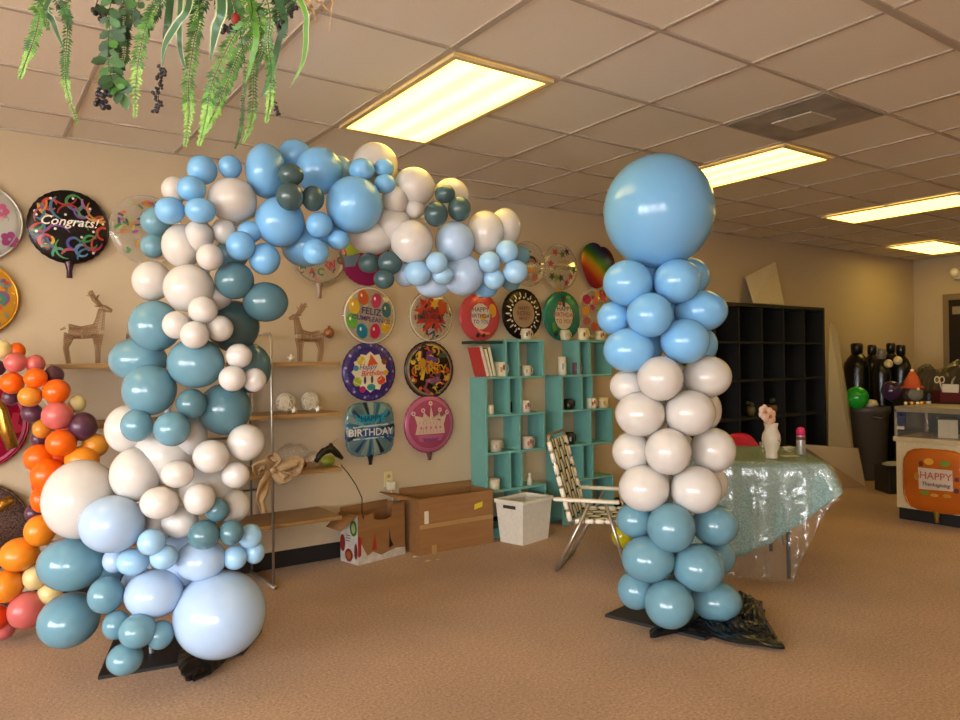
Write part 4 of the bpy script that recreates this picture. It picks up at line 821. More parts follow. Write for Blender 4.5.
# mugs
mugm = {}
def mug(u, tier, y, r, h, c, label, pc=None, hd=1, x=None, band=None):
    z = ZS[tier]; p = on_y(u, 400, y); X = x or p.x
    t = thing('mug', label, 'mug', (X, y, z+.0005), 0, 'mugs on the teal bookcases')
    mt = mat(c, .3, name='mug_ceramic'); b = MB(); b.lathe([(r*.9, 0), (r, .004), (r, h), (r-.004, h), (r-.005, .008), (.002, .008)], 22); cup = b.build('cup', mt, t)
    if hd: 
        MB().tube([(hd*(r-.002), 0, h*.8), (hd*(r+.022), 0, h*.78), (hd*(r+.028), 0, h*.5), (hd*(r+.02), 0, h*.25), (hd*(r-.002), 0, h*.2)], .005, 8).build('handle', mt, cup)
    if pc:
        m_ = MB()
        for k, cc in enumerate(pc):
            m_.m(mat(cc, .35)); a0 = -PI/2-.7+k*.45; zz = h*(.3+.15*(k % 2)); n = 5
            m_.add([(math.cos(a0+i*.09)*(r+.0008), math.sin(a0+i*.09)*(r+.0008), zz+dz) for dz in (0, h*.35) for i in range(n)], [(i, i+1, n+i+1, n+i) for i in range(n-1)])
        m_.build('printed_design', None, cup)
    return t
cr_ = 'd0c2a6'; 
mug(527, 5, 4.74, .042, .09, cr_, 'cream mug with a dark print on top of the left bookcase', ['5a2f2a', '8a5a3a'])
mug(566, 5, 4.74, .040, .085, 'cfc6a8', 'cream mug in front of the green balloon, leftmost on top of the right bookcase', ['b9a27a', '8fae9a'])
mug(584, 5, 4.74, .046, .105, 'e0d2ae', 'tallest cream mug on top of the right bookcase', ['7a4a2a', 'c0a050'])
mug(601, 5, 4.74, .042, .085, cr_, 'cream mug on top of the right bookcase nearest the column', ['a05a3a', '5a3a2a'])
mug(501, 4, 4.72, .050, .115, 'd8ccae', 'large cream mug with an orange print beside the leaning red book', ['b07a4a', '9a4a3a'])
mug(526.5, 4, 4.72, .040, .085, 'cfc4aa', 'cream mug alone in the upper right cubby of the left bookcase', ['a08a6a'])
mug(490.5, 3, 4.7, .025, .075, 'cfc5a4', 'small pale cup in the left bookcase below the red book', None, 0)
mug(513.5, 3, 4.79, .03, .085, '2a1714', 'dark brown mug behind the photo mug', None, -1)
mug(525, 3, 4.70, .045, .10, 'c9bda8', 'photo mug with orange and purple print on the left bookcase', ['b0603a', '7a4a5a', '4a3f6a'])
mug(495, 2, 4.72, .046, .09, 'b8ac94', 'grey cream mug in the wide lower cubby of the left bookcase', ['9a8a7a'])
mug(527, 2, 4.70, .047, .10, 'b9a898', 'red patterned mug in the lower right cubby of the left bookcase', ['a04a3a', '6a4a6a', 'b0603a'], 1)
mug(493, 1, 4.7, .045, .085, 'ccc2a6', 'cream mug in the lowest visible cubby above the brown box', None, 0)
mug(562.5, 4, 4.72, .036, .155, 'd5cbb4', 'tall white tumbler on the right bookcase', ['6a8a9a', 'c0b09a'], 0)
mug(577.5, 4, 4.72, .044, .105, '6a4a5e', 'dark photo mug beside the tall tumbler', ['a04a5a', '2a2f5a', 'b08a8a'], 0)
mug(568.5, 3, 4.72, .040, .09, '16130f', 'black mug on the right bookcase above the navy mug', None, 1)
mug(591.5, 3, 4.70, .042, .09, 'd5ccb4', 'white mug with a red heart-like print on the right bookcase', ['b02a20', 'b02a20'])
mug(603, 3, 4.70, .046, .09, 'cdb98e', 'tan patterned mug nearest the balloon column', ['a08a4a', 'd8c89a'])
mug(569, 2, 4.72, .042, .10, '12141c', 'navy black mug with white print above the chair back', ['8a8f9a'])
# books
def book(x, z, w, h, d, c, lean, lab, y=4.66):
    t = thing('book', lab, 'book', (x, y, z), 0, 'books on the left bookcase'); M = Matrix.Rotation(lean, 4, 'Y')
    MB().m(mat(c, .4)).box((0, 0, 0), (w, d, h), M).build('cover', None, t)
    MB().m(mat('d8ceb4', .7)).box((.003, -.0015, .004), (w-.003, d-.004, h+.001), M).build('pages', None, t); return t
book(3.335, ZS[4]+.001, .03, .24, .16, 'b03230', -.28, 'red book leaning at the left end of the left bookcase')
book(3.375, ZS[4]+.001, .02, .22, .16, 'd8ccb8', -.26, 'white book leaning between the red and green books')
book(3.400, ZS[4]+.001, .03, .23, .17, '4f7a4a', -.24, 'green book leaning behind the large cream mug')
bw = MB().m(mat('1c3a2c', .4)).box((0, 0, 0), (.26, .2, .022)).build('game_box', None, bevel=.002); bw.location = (3.24, 4.66, 1.515); 
# rests on the leaning books
tag(bw, 'flat dark green box lying across the tops of the leaning books', 'box')
fig = thing('figurine', 'small white figurine in the lowest right part of the left bookcase', 'figurine', (3.78, 4.7, ZS[1]))
MB().m(mat('d8d0bc', .5)).lathe([(.022, 0), (.02, .04), (.01, .07), (.014, .085), (.002, .1)], 14).build('body', None, fig)

# ------------------------------------------------------------------ lawn chair
Of = on_z(556, 572); e1 = (R0*math.cos(math.radians(20))-FH*math.sin(math.radians(20))); e2 = Vector((0, 0, 1)).cross(e1)
ch = thing('lawn_chair', 'folding aluminium lawn chair with cream and black woven webbing', 'chair', (Of.x, Of.y, 0), math.atan2(e1.y, e1.x))
alu = mat('b9b0a2', .3, .8, name='aluminium_tube'); Wc = .50; rt = .0115
for y in (0, Wc):
    s = 'near' if y == 0 else 'far'
    MB().tube([(0, y, .012), (.10, y, .20), (.225, y, .455)], rt, 10).build('leg', alu, ch)
    MB().tube([(.33, y, .46), (.40, y, .23), (.465, y, .012)], rt, 10).build('leg', alu, ch)
    b = MB().box((-.01, y-.024, .462), (.42, y+.024, .485)); b.build('armrest', mat('e0d5c0', .5), ch, bevel=.01)
MB().tube([(0.0, 0, .012), (0.0, Wc, .012)], rt*.9, 10).build('stretcher', alu, ch); MB().tube([(.465, 0, .012), (.465, Wc, .012)], rt*.9, 10).build('stretcher', alu, ch)
yi0, yi1 = .03, Wc-.03
MB().tube([(.10, yi0, .30), (-.05, yi0, .86), (-.055, yi0+.03, .88), (-.055, yi1-.03, .88), (-.05, yi1, .86), (.10, yi1, .30)], rt, 10).build('back_frame', alu, ch)
MB().tube([(.08, yi0, .33), (.45, yi0, .345), (.47, yi0+.03, .345), (.47, yi1-.03, .345), (.45, yi1, .345), (.08, yi1, .33)], rt, 10).build('seat_frame', alu, ch)
crm = mat('e6dac4', .7, var=.06, scale=90); blk = mat('201d20', .6)
def webs(A0, A1, nx, nz, name):
    """A0(s) left edge point at s along, A1(s) right edge point"""
    w = MB()
    def pt(a, b, off): p_ = A0(b).lerp(A1(b), a); nrm = (A1(.5)-A0(.5)).cross(A0(1)-A0(0)).normalized(); return p_+nrm*off
    for i in range(nx):                      # lengthwise webs
        a0, a1 = (i+.06)/nx, (i+.94)/nx
        for (s0, s1, m_) in ((-.06, .80, crm), (.80, 1.06, blk)):
            w.m(m_); w.grid(lambda p, q: pt(a0+(a1-a0)*(s0+(s1-s0)*p), q, .003*math.sin(q*nz*PI+i*PI)), 2, nz*4)
    for j in range(nz):
        b0, b1 = (j+.12)/nz, (j+.88)/nz
        for (s0, s1, m_) in ((.0, .22, blk),):
            w.m(m_); w.grid(lambda p, q: pt(p*1.04-.02, b0+(b1-b0)*(s0+(s1-s0)*q), -.003*math.sin(((j+.5))*PI)*math.sin(p*nx*PI+PI/2*0)+.0005), nx*4, 2)
        # wrapped ends round the frame
        w.m(crm)
        for e_ in (0, 1):
            c0_ = A0((b0+b1)/2) if e_ == 0 else A1((b0+b1)/2); dd = (A0(b1)-A0(b0))*.5; w.tube([c0_-dd, c0_+dd], rt+.004, 10)
    return w.build(name, None, ch, solid=.0015)
bk = lambda y: (lambda s: Vector((.10-.15*(.04+.94*s), y, .30+.56*(.04+.94*s))))
webs(bk(yi0), bk(yi1), 6, 7, 'back_webbing')
st = lambda y: (lambda s: Vector((.12+.33*s, y, .332+.012*s)))
webs(st(yi0), st(yi1), 6, 5, 'seat_webbing')
# yellow ball behind column
p = on_z(622, 548); yb = thing('balloon', 'yellow balloon on the carpet under the lawn chair beside the column', 'balloon', (p.x, p.y, 0))
o = bpy.data.objects.new('envelope', balloon_mesh('yellow', 28)); C.objects.link(o); o.parent = yb; o.location = (0, .0, .085); o.scale = (.075, .075, .085)

# ------------------------------------------------------------------ table with cloth
FRc = on_z(826, 463, .74); FLc = on_z(640, 460, .74); ex = (FRc-FLc).normalized(); ey = Vector((0, 0, 1)).cross(ex); TW = (FRc-FLc).length; TD = .88
tb = thing('folding_table', 'folding table hidden under the glittery blue green cloth', 'table', (FLc.x, FLc.y, 0), math.atan2(ex.y, ex.x))
MB().m(mat('8f8a80', .5)).box((.01, .01, .705), (TW-.01, TD-.01, .735)).build('tabletop', None, tb, bevel=.004)
for (x, y) in ((.12, .1), (TW-.2, .1), (.12, TD-.1), (TW-.2, TD-.1)): MB().tube([(x, y, .012), (x, y, .705)], .013, 8).build('leg', mat('4a4642', .4, .6), tb)
# cloth
def clothmat():
    m = bpy.data.materials.new('glitter_tulle'); m.use_nodes = True; nt = m.node_tree; b = nt.nodes['Principled BSDF']; b.inputs['Roughness'].default_value = .55; b.inputs['Metallic'].default_value = .0
    tc = nt.nodes.new('ShaderNodeTexCoord'); nz = nt.nodes.new('ShaderNodeTexNoise'); nz.inputs['Scale'].default_value = 120; nz.inputs['Detail'].default_value = 6
    rp = nt.nodes.new('ShaderNodeValToRGB'); rp.color_ramp.elements[0].position = .35; rp.color_ramp.elements[1].position = .68; rp.color_ramp.elements[0].color = (*lin('5d7d78'), 1); rp.color_ramp.elements[1].color = (*lin('8fa9a3'), 1)
    nt.links.new(tc.outputs['Object'], nz.inputs['Vector']); nt.links.new(nz.outputs['Fac'], rp.inputs['Fac']); nt.links.new(rp.outputs[0], b.inputs['Base Color']); return m
per = [(0, TD), (0, 0), (TW, 0), (TW, TD)]
def perim(t):   # 0..1 : left side (back to front), front, right side
    Ls = [TD, TW, TD]; s = t*sum(Ls)
    if s < TD: return Vector((0, TD-s, 0)), Vector((-1, 0, 0)), s
    if s < TD+TW: return Vector((s-TD, 0, 0)), Vector((0, -1, 0)), s
    return Vector((TW, s-TD-TW, 0)), Vector((1, 0, 0)), s
def cloth(name, drops, z0, out, mt, lab, cat, folds=.018, nf=26, seed=0, parent=None, top=True, flare=.06, tipo=.10):
    mb = MB(); NS, NV = 150, 16; tot = 2*TD+TW
    def drop(s):
        for (a, da), (b, db) in zip(drops, drops[1:]):
            if a <= s <= b: f = (s-a)/(b-a); f = f*f*(3-2*f)*.5+f*.5; return da+(db-da)*f
        return drops[-1][1]
    vs = []
    for i in range(NS+1):
        p, n, s = perim(i/NS*.9999); 
        # blend normals round the corners
        n2 = Vector(n)
        for cs, na, nb in ((TD, Vector((-1, 0, 0)), Vector((0, -1, 0))), (TD+TW, Vector((0, -1, 0)), Vector((1, 0, 0)))):
            dlt = (s-cs)/.14
            if abs(dlt) < 1: f = (dlt+1)/2; n2 = (na*(1-f)+nb*f).normalized()
        corner = max(0, 1-s/.2, 1-abs(s-TD)/.14, 1-abs(s-TD-TW)/.14)
        dr = drop(s)
        for j in range(NV+1):
            v = j/NV; d_ = dr*v
            wv = folds*(math.sin(s*nf+seed)+.6*math.sin(s*nf*2.1+1+seed))*v+flare*dr*v+corner*tipo*v*(1-.2*v)+.006*noise.noise(Vector((s*14, v*6, seed)))
            rnd = .012*(1-math.exp(-d_*60)); q = p+n2*(out+rnd+wv)
            q.z = z0-d_-.0*corner; vs.append((q.x, q.y, max(.006+out*.1, q.z)))
    fs = [(i*(NV+1)+j, i*(NV+1)+j+1, (i+1)*(NV+1)+j+1, (i+1)*(NV+1)+j) for i in range(NS) for j in range(NV)]
    mb.add(vs, fs)
    if top:
        def tf(a, b): return (a*TW*(1)+0, b*TD, z0+.001*noise.noise(Vector((a*20, b*20, seed)))) 
        mb.grid(lambda a, b: (-out+a*(TW+2*out), -out+b*(TD+out), z0+.0008*noise.noise(Vector((a*30, b*20, seed)))), 30, 16)
    o = mb.build(name, mt); o.location = tb.location; o.rotation_euler = tb.rotation_euler; o.modifiers.new('s', 'SOLIDIFY').thickness = .0012
    return tag(o, lab, cat)
s0 = TD; s1 = TD+TW
def sf(u): return s0+TW*(u-640)/(826-640)
cloth('tablecloth', [(0, .22), (.25, .26), (s0-.2, .22), (s0, .30), (sf(660), .42), (sf(690), .54), (sf(735), .57), (sf(765), .50), (sf(800), .36), (s1, .17), (s1+.2, .10), (s1+TD, .05)], .738, .004, clothmat(), 'shimmering blue green cloth draped over the table with a pointed hem', 'tablecloth', folds=.010, nf=22, tipo=.12)
cloth('table_cover', [(0, .05), (s0+.05, .12), (sf(690), .5), (sf(715), .70), (sf(790), .715), (sf(806), .48), (s1, .16), (s1+.2, .06), (s1+TD, .03)], .742, .020, clear_film('clear_plastic_cover', 'd9d6c8', a=.04, rough=.16, bump=.5, scale=7, gmax=.14), 'clear crinkled plastic cover over the blue green cloth reaching the floor', 'table cover', folds=.02, nf=30, seed=4, flare=.03, tipo=.10)
TM = Matrix.Translation(tb.location) @ Matrix.Rotation(math.atan2(ex.y, ex.x), 4, 'Z'); tz = .7435
def on_table(u, v): p = on_z(u, v, tz); return (p.x, p.y, tz)
va = thing('vase', 'white ceramic vase with a small branch decoration holding pink flowers', 'vase', on_table(771.5, 458))
k_ = 4.6/740
b = MB().lathe([(.036, 0), (.038, .01), (.034, .035), (.05, .08), (.058, .12), (.053, .15), (.040, .178), (.038, .195), (.045, .218), (.041, .218), (.034, .195), (.01, .19)], 28); b.build('body', mat('d9cfbd', .3, var=.03), va)
dv = MB().m(mat('5a4034', .5)); dv.tube([(-.02, -.0575, .12), (0, -.0595, .108), (.025, -.054, .10)], .0022, 5).tube([(0, -.0595, .108), (.008, -.0595, .135)], .0015, 5); dv.build('branch_motif', None, va)
fl = MB()
for (x, z, c, s) in ((-.085, .292, 'f4d6c8', .055), (-.03, .262, 'f0c4ae', .065)):
    for k in range(6):
        a = k*PI/3+x*20; fl.m(mat(c, .6, var=.1)); fl.ball((x+.6*s*math.cos(a), -.01, z+.5*s*math.sin(a)), (s*.45, .012, s*.4), 8, 6)
    fl.m(mat('d8894a', .6)); fl.ball((x, -.022, z), .010, 8, 6)
fo = fl.build('flower_bunch', None); fo.location = va.location; tag(fo, 'pink and peach flowers standing in the white vase', 'flowers')
stm = MB().m(mat('5a6a3a', .6)).tube([(0, 0, .10), (-.01, 0, .2), (-.02, -.005, .25)], .003, 6).tube([(0, 0, .10), (-.012, 0, .2), (-.05, -.005, .30)], .003, 6).build('stem', None, fo)
sp = thing('spray_can', 'spray can with a bright pink cap on the table', 'can', on_table(801, 455))
MB().m(mat('a5a39c', .35, .4)).lathe([(.026, 0), (.0275, .004), (.0275, .125), (.024, .135), (.01, .136)], 20).build('can', None, sp)
MB().m(mat('7a2a3a', .4)).lathe([(.0279, .10), (.0279, .118)], 20).build('band', None, sp)
MB().m(mat('d8206a', .35)).lathe([(.0265, .128), (.0265, .155), (.022, .172), (.01, .18), (.001, .181)], 20).build('cap', None, sp)
gl = clear_film('jar_glass', 'c8c4b4', a=.25, rough=.05)
for (u, v, r, h, nm, lab) in ((763, 450, .024, .055, 'glass_jar', 'small clear glass jar behind the vase'), (788.5, 451, .038, .03, 'glass_dish', 'low clear glass dish between vase and spray can')):
    t = thing(nm, lab, 'jar' if 'jar' in nm else 'dish', on_table(u, v)); MB().lathe([(r*.8, 0), (r, .006), (r, h), (r-.003, h), (r-.004, .006), (.001, .006)], 20).build('glass', gl, t)
    MB().m(mat('b5ad96', .5)).lathe([(r-.006, .007), (r-.006, h*.6), (.001, h*.6)], 16).build('contents', None, t)
pp = MB().m(mat('d8cdb0', .7)).box((-.05, -.03, 0), (.05, .03, .002)).build('paper_strip', None); pp.location = on_table(790, 456); pp.rotation_euler = (0, 0, -.5); tag(pp, 'strip of cream paper on the table in front of the glass dish', 'paper')
# red chair behind the table
rc = thing('red_chair', 'red moulded chair whose rounded back shows above the table', 'chair', (FH*5.75+R0*2.02)[:], math.radians(-35)); rm = mat('b5122e', .35)
def bkf(a, b): 
    x = (a-.5)*.42; hh = .34*(1-abs(a*2-1)**3.2); return (x, .06*(abs(a*2-1)**2)*-1+.05*b, .45+hh*b+.0)
MB().grid(bkf, 24, 10).build('backrest', rm, rc, solid=.012)
MB().lathe([(.19, .42), (.205, .435), (.20, .45), (.02, .44)], 28, c=(0, -.17, 0)).build('seat', rm, rc)
for sx in (-1, 1):
    for sy in (0, 1): MB().tube([(sx*.12, -.27+.2*sy, .43), (sx*.18, -.35+.34*sy, .01)], .01, 8).build('leg', chr_, rc)

# ------------------------------------------------------------------ black cube organiser
bx0 = thing('cube_shelf', 'tall black cube shelf of twenty five compartments against the back wall', 'shelf', (5.85, 4.46, 0)); kb = mat('080707', .6, name='black_laminate')
CW, TT = .376, .02; NWc = 5; HW = NWc*CW+.03; ZT = 1.925; CH = (ZT-.03)/5
MB().box((0, 0, 0), (.03, .39, ZT)).box((HW-.03, 0, 0), (HW, .39, ZT)).box((.03, 0, ZT-.035), (HW-.03, .39, ZT)).box((.03, 0, 0), (HW-.03, .39, .03)).build('outer_frame', kb, bx0, bevel=.002)
MB().box((.03, .38, .03), (HW-.03, .388, ZT-.035)).build('back_panel', mat('050505', .8), bx0)
e_ = mat('090807', .8)
for k in range(1, 5): MB().box((.015+k*CW-TT/2, .004, .03), (.015+k*CW+TT/2, .375, ZT-.035)).build('divider', e_, bx0)
for k in range(1, 5): MB().box((.03, .006, k*CH+.01), (HW-.03, .374, k*CH+.01+TT)).build('shelf_board', e_, bx0)
zc = 2*CH+.03
for (u, w, c, nm, lab) in ((730.5, .035, 'cdb78e', 'jar', 'cream jar in the black shelf beside the column'), (751.5, .055, '6a5a2a', 'potted_trinket', 'mustard coloured bowl in the black shelf above the flowers'), (772, .06, '6a4a2a', 'trinket_bowl', 'brown bowl in the black shelf right of the mustard one')):
    p = on_y(u, 400, 4.6); t = thing(nm, lab, 'jar' if nm == 'jar' else 'bowl', (p.x, 4.6, zc+.006), 0)
    if nm == 'jar': MB().m(mat(c, .4)).lathe([(w, 0), (w, .14), (w*.7, .15), (w*.7, .17), (.002, .17)], 18).build('body', None, t)
    else:
        MB().m(mat(c, .4)).lathe([(w*.6, 0), (w, .05), (w*.9, .09), (w*.7, .095), (.002, .09)], 18).build('body', None, t)
        g_ = MB().m(mat('4a4a2a', .6)); [g_.ball((random.uniform(-.04, .04), random.uniform(-.03, .03), .10+random.uniform(0, .05)), .022, 8, 6) for _ in range(6)]; g_.build('filling', None, t)
hp = on_y(775, 362, 4.62)
# boards resting on top & leaning sheets
fr_ = clear_film('frosted_sheet', 'cdbb9c', a=.45, rough=.3)
def sheet(name, pts, th, mt, lab, cat):
    pts = [Vector(p) for p in pts]; n = (pts[1]-pts[0]).cross(pts[2]-pts[0]).normalized()*th; N = len(pts); c = sum(pts, Vector())/N
    b = MB().add([p-c for p in pts]+[p+n-c for p in pts], [tuple(range(N-1, -1, -1)), tuple(range(N, 2*N))]+[(i, (i+1) % N, N+(i+1) % N, N+i) for i in range(N)], True)
    o = b.build(name, mt); o.location = c; return tag(o, lab, cat)
sheet('foam_board', [on_y(753, 303, 4.72), on_y(784, 305, 4.72), on_y(775, 262, 4.84), on_y(745, 277, 4.84)], .006, mat('cdbda0', .6), 'tilted pale board standing on top of the black shelf', 'board')
xr = 5.85+HW+.02
sheet('frosted_panel', [on_z(828, 488), on_z(857, 486), on_y(849, 405, 4.38), on_y(837, 328, 4.52), on_y(829, 322, 4.53)], .004, clear_film('frosted_sheet_a', 'd2c2a4', a=.38, rough=.3), 'tall frosted plastic sheet leaning beside the black shelf', 'plastic sheet')
sheet('frosted_panel', [on_z(806, 489), on_z(866, 487), on_y(858, 448, 4.18), on_y(800, 444, 4.25)], .004, clear_film('frosted_sheet_b', 'c2a684', a=.3, rough=.3), 'low frosted plastic sheet standing in front of the tall one', 'plastic sheet')

# ------------------------------------------------------------------ trash bin, tanks, clutter
def P2(u, D): r = F+R*((u-480)/FPX); return Vector((r.x*D, r.y*D, 0))
c = P2(867, 8.42)
t = thing('trash_bin', 'tall grey plastic trash bin beside the frosted sheets', 'trash bin', c); gb = mat('4b443b', .5)
MB().m(gb).lathe([(.17, 0), (.18, .02), (.215, .74), (.235, .76), (.24, .82), (.225, .82), (.21, .76), (.16, .04), (.001, .04)], 30).build('body', None, t)
for a in (-2.2, .9): MB().m(gb).tube([(.24*math.cos(a-.3), .24*math.sin(a-.3), .72), (.275*math.cos(a), .275*math.sin(a), .70), (.24*math.cos(a+.3), .24*math.sin(a+.3), .72)], .014, 8).build('handle', None, t)
def lball(nm, u, v, r, D, c, lab):
    p = at(u, v, D); t = thing('balloon', lab, 'balloon', p); o = bpy.data.objects.new('envelope', balloon_mesh(c, 28)); C.objects.link(o); o.parent = t; k = r*D/FPX; o.scale = (k, k, k); o.rotation_euler = (-PI/2, 0, 0); return t
lball('g', 857, 397.5, 11, 8.3, 'green', 'bright green balloon resting in the grey trash bin')
wb = bagblob(869, 8, .80, (.10, .08, .05), mat('d8c4a4', .6), 'crumpled cream paper in the trash bin beside the green balloon', 'crumpled_paper', 'paper', 21); wb.location = P2(870, 8.40)+Vector((0, 0, .79))
lball('p', 891.5, 390.5, 9.5, 7.9, 'purple', 'dark purple balloon behind the display counter').location.z += 0
# dark cabinet supporting clutter behind counter
cbp = P2(925, 8.2); ct = thing('storage_cabinet', 'low dark cabinet behind the counter carrying black plastic film', 'cabinet', cbp, -TH)
MB().m(mat('14110e', .5)).box((-.26, -.15, .0), (.95, .2, 1.0)).build('body', None, ct, bevel=.004); MB().m(mat('1c1814', .5)).box((-.25, -.162, .06), (.30, -.152, .96)).build('door', None, ct)
bp_ = [tuple((cbp+R0*a+FH*b)[:2]) for a, b in ((-.26, -.13), (.0, -.14), (.5, -.14), (.9, -.13), (.9, .18), (.4, .19), (-.25, .18))]
crumple('plastic_film', bp_, [(cbp.x+.02, cbp.y, .24, .30), ((cbp+R0*.4).x, (cbp+R0*.4).y, .28, .35)], 'mound of black plastic film on the low dark cabinet', 'plastic film', mat('3a3228', .3, var=.3, scale=6, coat=.4), seed=31, floor=1.013, freq=5, sharp=.12)
# helium tanks
tk = None
def tank(u, D, h, r, lab, capc='0e0d0c'):
    p = P2(u, D); t = thing('gas_tank', lab, 'gas tank', p, 0, 'black helium tanks')
    MB().m(mat('100d0b', .25)).lathe([(r*.9, 0), (r, .03), (r, h-.30), (r*.92, h-.24), (r*.7, h-.18), (r*.38, h-.13), (r*.3, h-.12), (.002, h-.12)], 28).build('cylinder', None, t)
    MB().m(mat(capc, .3)).lathe([(r*.30, h-.13), (r*.44, h-.115), (r*.46, h-.02), (r*.36, h), (.002, h)], 18).build('valve_cap', None, t); return t
tank(857, 8.95, 1.55, .15, 'leftmost black gas tank with a domed cap behind the trash bin')
tank(872, 9.0, 1.53, .11, 'second black gas tank from the left')
tk = tank(881.5, 8.7, 1.48, .11, 'gas tank with a grey cap, in the middle of the row', '7d7668')
tank(891, 9.0, 1.55, .11, 'fourth gas tank from the left, with a tall black cap')
tank(901, 8.7, 1.52, .11, 'rightmost gas tank nearest the black film')
for dx, z in ((.02, 1.30), (.13, 1.335)): MB().m(mat('d8c28a', .4)).ball((R0.x*dx-FH.x*.11, R0.y*dx-FH.y*.11, z), .05, 14, 10).build('pressure_gauge', None, tk)['label'] = 'cream round gauge'
sd = MB().tube([P2(875, 8.68)+Vector((0, 0, .35)), P2(875, 8.7)+Vector((0, 0, 1.33))], .008, 8).build('metal_rod', chr_); tag(sd, 'thin metal rod standing among the gas tanks', 'rod'); sd.location.z = -.345
kb2 = P2(893, 7.55); t = thing('black_bin', 'low black bin on the carpet between trash bin and counter', 'bin', kb2, -TH)
open_b = MB(); W_, D_, H_ = .27, .28, .28
open_b.m(mat('0f0f12', .4)); open_box(open_b, Matrix.Translation((-W_/2, -D_/2, 0)), W_, D_, H_, .01); open_b.build('body', None, t, bevel=.006)
MB().m(mat('0f0f12', .4)).box((-.145, -.155, H_-.02), (.145, -.138, H_+.005)).build('rim', None, t)
MB().m(mat('8a9a94', .5)).box((.02, -.1425, .06), (.10, -.1405, .17)).build('paper_label', None, t)
MB().m(mat('a8a59c', .6)).ball((0, 0, .28), (.12, .12, .03), 12, 8).build('contents', None, t)
bs = P2(885, 8.6)

# ------------------------------------------------------------------ display counter
CX, CY1, CY0 = 6.50, 3.12, .6
dc = thing('display_counter', 'white shop display counter with a glass top case at the right edge', 'counter', (CX, (CY0+CY1)/2, 0)); L = dc.location
def rel(b): return b
wh = mat('cdb98f', .45, name='cream_laminate'); hy = (CY1-CY0)/2
MB().m(wh).box((0, -hy, .10), (.55, hy, .66)).build('base_cabinet', None, dc, bevel=.003)
MB().m(mat('0f0c0b', .5)).box((.02, -hy, 0), (.53, hy-.01, .10)).build('kick_plate', None, dc)
MB().m(mat('b7a27c', .4)).box((-.03, -hy, .66), (.57, hy+.01, .70)).build('ledge', None, dc, bevel=.003)
met = mat('9a8c72', .3, .5); f = MB().m(met)
for (x, y) in ((-.02, hy-.02), (.54, hy-.02), (-.02, -hy), (.54, -hy)): f.box((x, y, .70), (x+.022, y+.022, .93))
f.box((-.02, -hy, .93), (.562, hy, .955)); 
f2 = MB().m(met).box((-.02, -hy, .91), (.0, hy, .93)).build('front_rail', None, dc); f.build('case_frame', None, dc, bevel=.002)
pg = clear_film('case_glass', 'a8a898', a=.06, rough=.03)
MB().box((-.012, -hy+.02, .70), (-.008, hy-.02, .91)).build('front_glass', pg, dc); MB().box((0, hy-.012, .70), (.54, hy-.008, .93)).build('end_glass', pg, dc)
MB().m(mat('1b1a16', .6)).box((.535, -hy, .70), (.56, hy-.02, .93)).build('back_panel', None, dc)
def sticker(y, z, w, h, c): MB().m(mat(c, .4)).box((-.0235, y-w/2, z-h/2), (-.0205, y+w/2, z+h/2)).build('sticker', None, dc)
sticker(hy-.055, .885, .07, .05, '2a2f4f'); sticker(hy-.055, .83, .06, .04, '25305a'); sticker(hy-.05, .775, .06, .025, 'b9b4a8'); sticker(hy-.055, .888, .02, .02, 'd5d0c8')
bx2 = MB().m(mat('c9b896', .6)).box((0, 0, 0), (.16, .14, .15)).build('carton', None, bevel=.002); bx2.location = (CX+.15, CY1-.42, .7005); bx2.rotation_euler = (0, 0, .4); tag(bx2, 'pale carton inside the glass case', 'carton')
foil(936, 481, 33, 'square orange Thanksgiving foil balloon hanging on the counter front', 'c2641a', [('poly', [(-.46, .38), (.5, .38), (.52, -.24), (-.44, -.28)], 'c9b6a4'), ('dot', -.15, .58, .14, 'd09a2f', .1), ('dot', -.38, .5, .08, '6a2f22'), ('dot', .3, .56, .14, '6a8a2a', .09), ('dot', .62, .12, .07, '6a2a22'), ('dot', .6, -.22, .08, '5a2a24'), ('dot', -.28, -.38, .14, '6f8a2f', .07), ('dot', .35, -.4, .12, 'b0802a', .06), ('dot', .0, -.42, .12, 'c09030', .05), ('dot', -.5, .1, .08, 'b07a2f', .12)],
     [('HAPPY', .04, .15, .30, 'a8552f'), ('Thanksgiving', .04, -.10, .155, '4a3030', 0, .2)], shape='square', tcol='8a6a2a', plane='x', pl=CX, group=None, tl=.09, dist=.05)
# gnome on counter
def CP(u, D): p = P2(u, D); return Vector((p.x, p.y, .9555))
g0 = CP(912, 6.62); gn = thing('gnome_figure', 'seated gnome figurine with a tall orange hat and grey beard on the counter', 'figurine', g0, -TH)
MB().m(mat('33201a', .7)).ball((0, 0, .085), (.085, .075, .085), 20, 12).build('body', None, gn)
MB().m(mat('6f6a5c', .9, bump=.6, scale=60)).ball((0, -.045, .085), (.068, .045, .062), 18, 10).build('beard', None, gn)
MB().m(mat('a83f17', .6)).lathe([(.088, .135), (.092, .15), (.068, .16), (.065, .195), (.058, .2), (.05, .23), (.042, .235), (.03, .27), (.018, .285), (.002, .29)], 22).build('hat', None, gn)
MB().m(mat('e0b490', .5)).ball((0, -.088, .13), .014, 10, 8).build('nose', None, gn)
for x in (-.05, .05): MB().m(mat('8a4a1f', .6)).ball((x, -.07, .012), (.03, .04, .012), 12, 8).build('boot', None, gn)
MB().m(mat('e8d8b8', .6)).ball((0, 0, .292), .016, 10, 8).build('pompom', None, gn)
for i, u in enumerate((905, 911, 917, 921)):
    p = CP(u, 6.42); o = MB().m(mat('e8b060' if i % 2 else 'f0d8a8', .4)).ball((0, 0, .014), .014, 10, 8).build('candle_bead', None); o.location = p
    tag(o, ['leftmost small cream bead in front of the gnome', 'second small amber bead in front of the gnome', 'third small cream bead in front of the gnome', 'rightmost small amber bead in front of the gnome'][i], 'bead', 'small beads in front of the gnome')
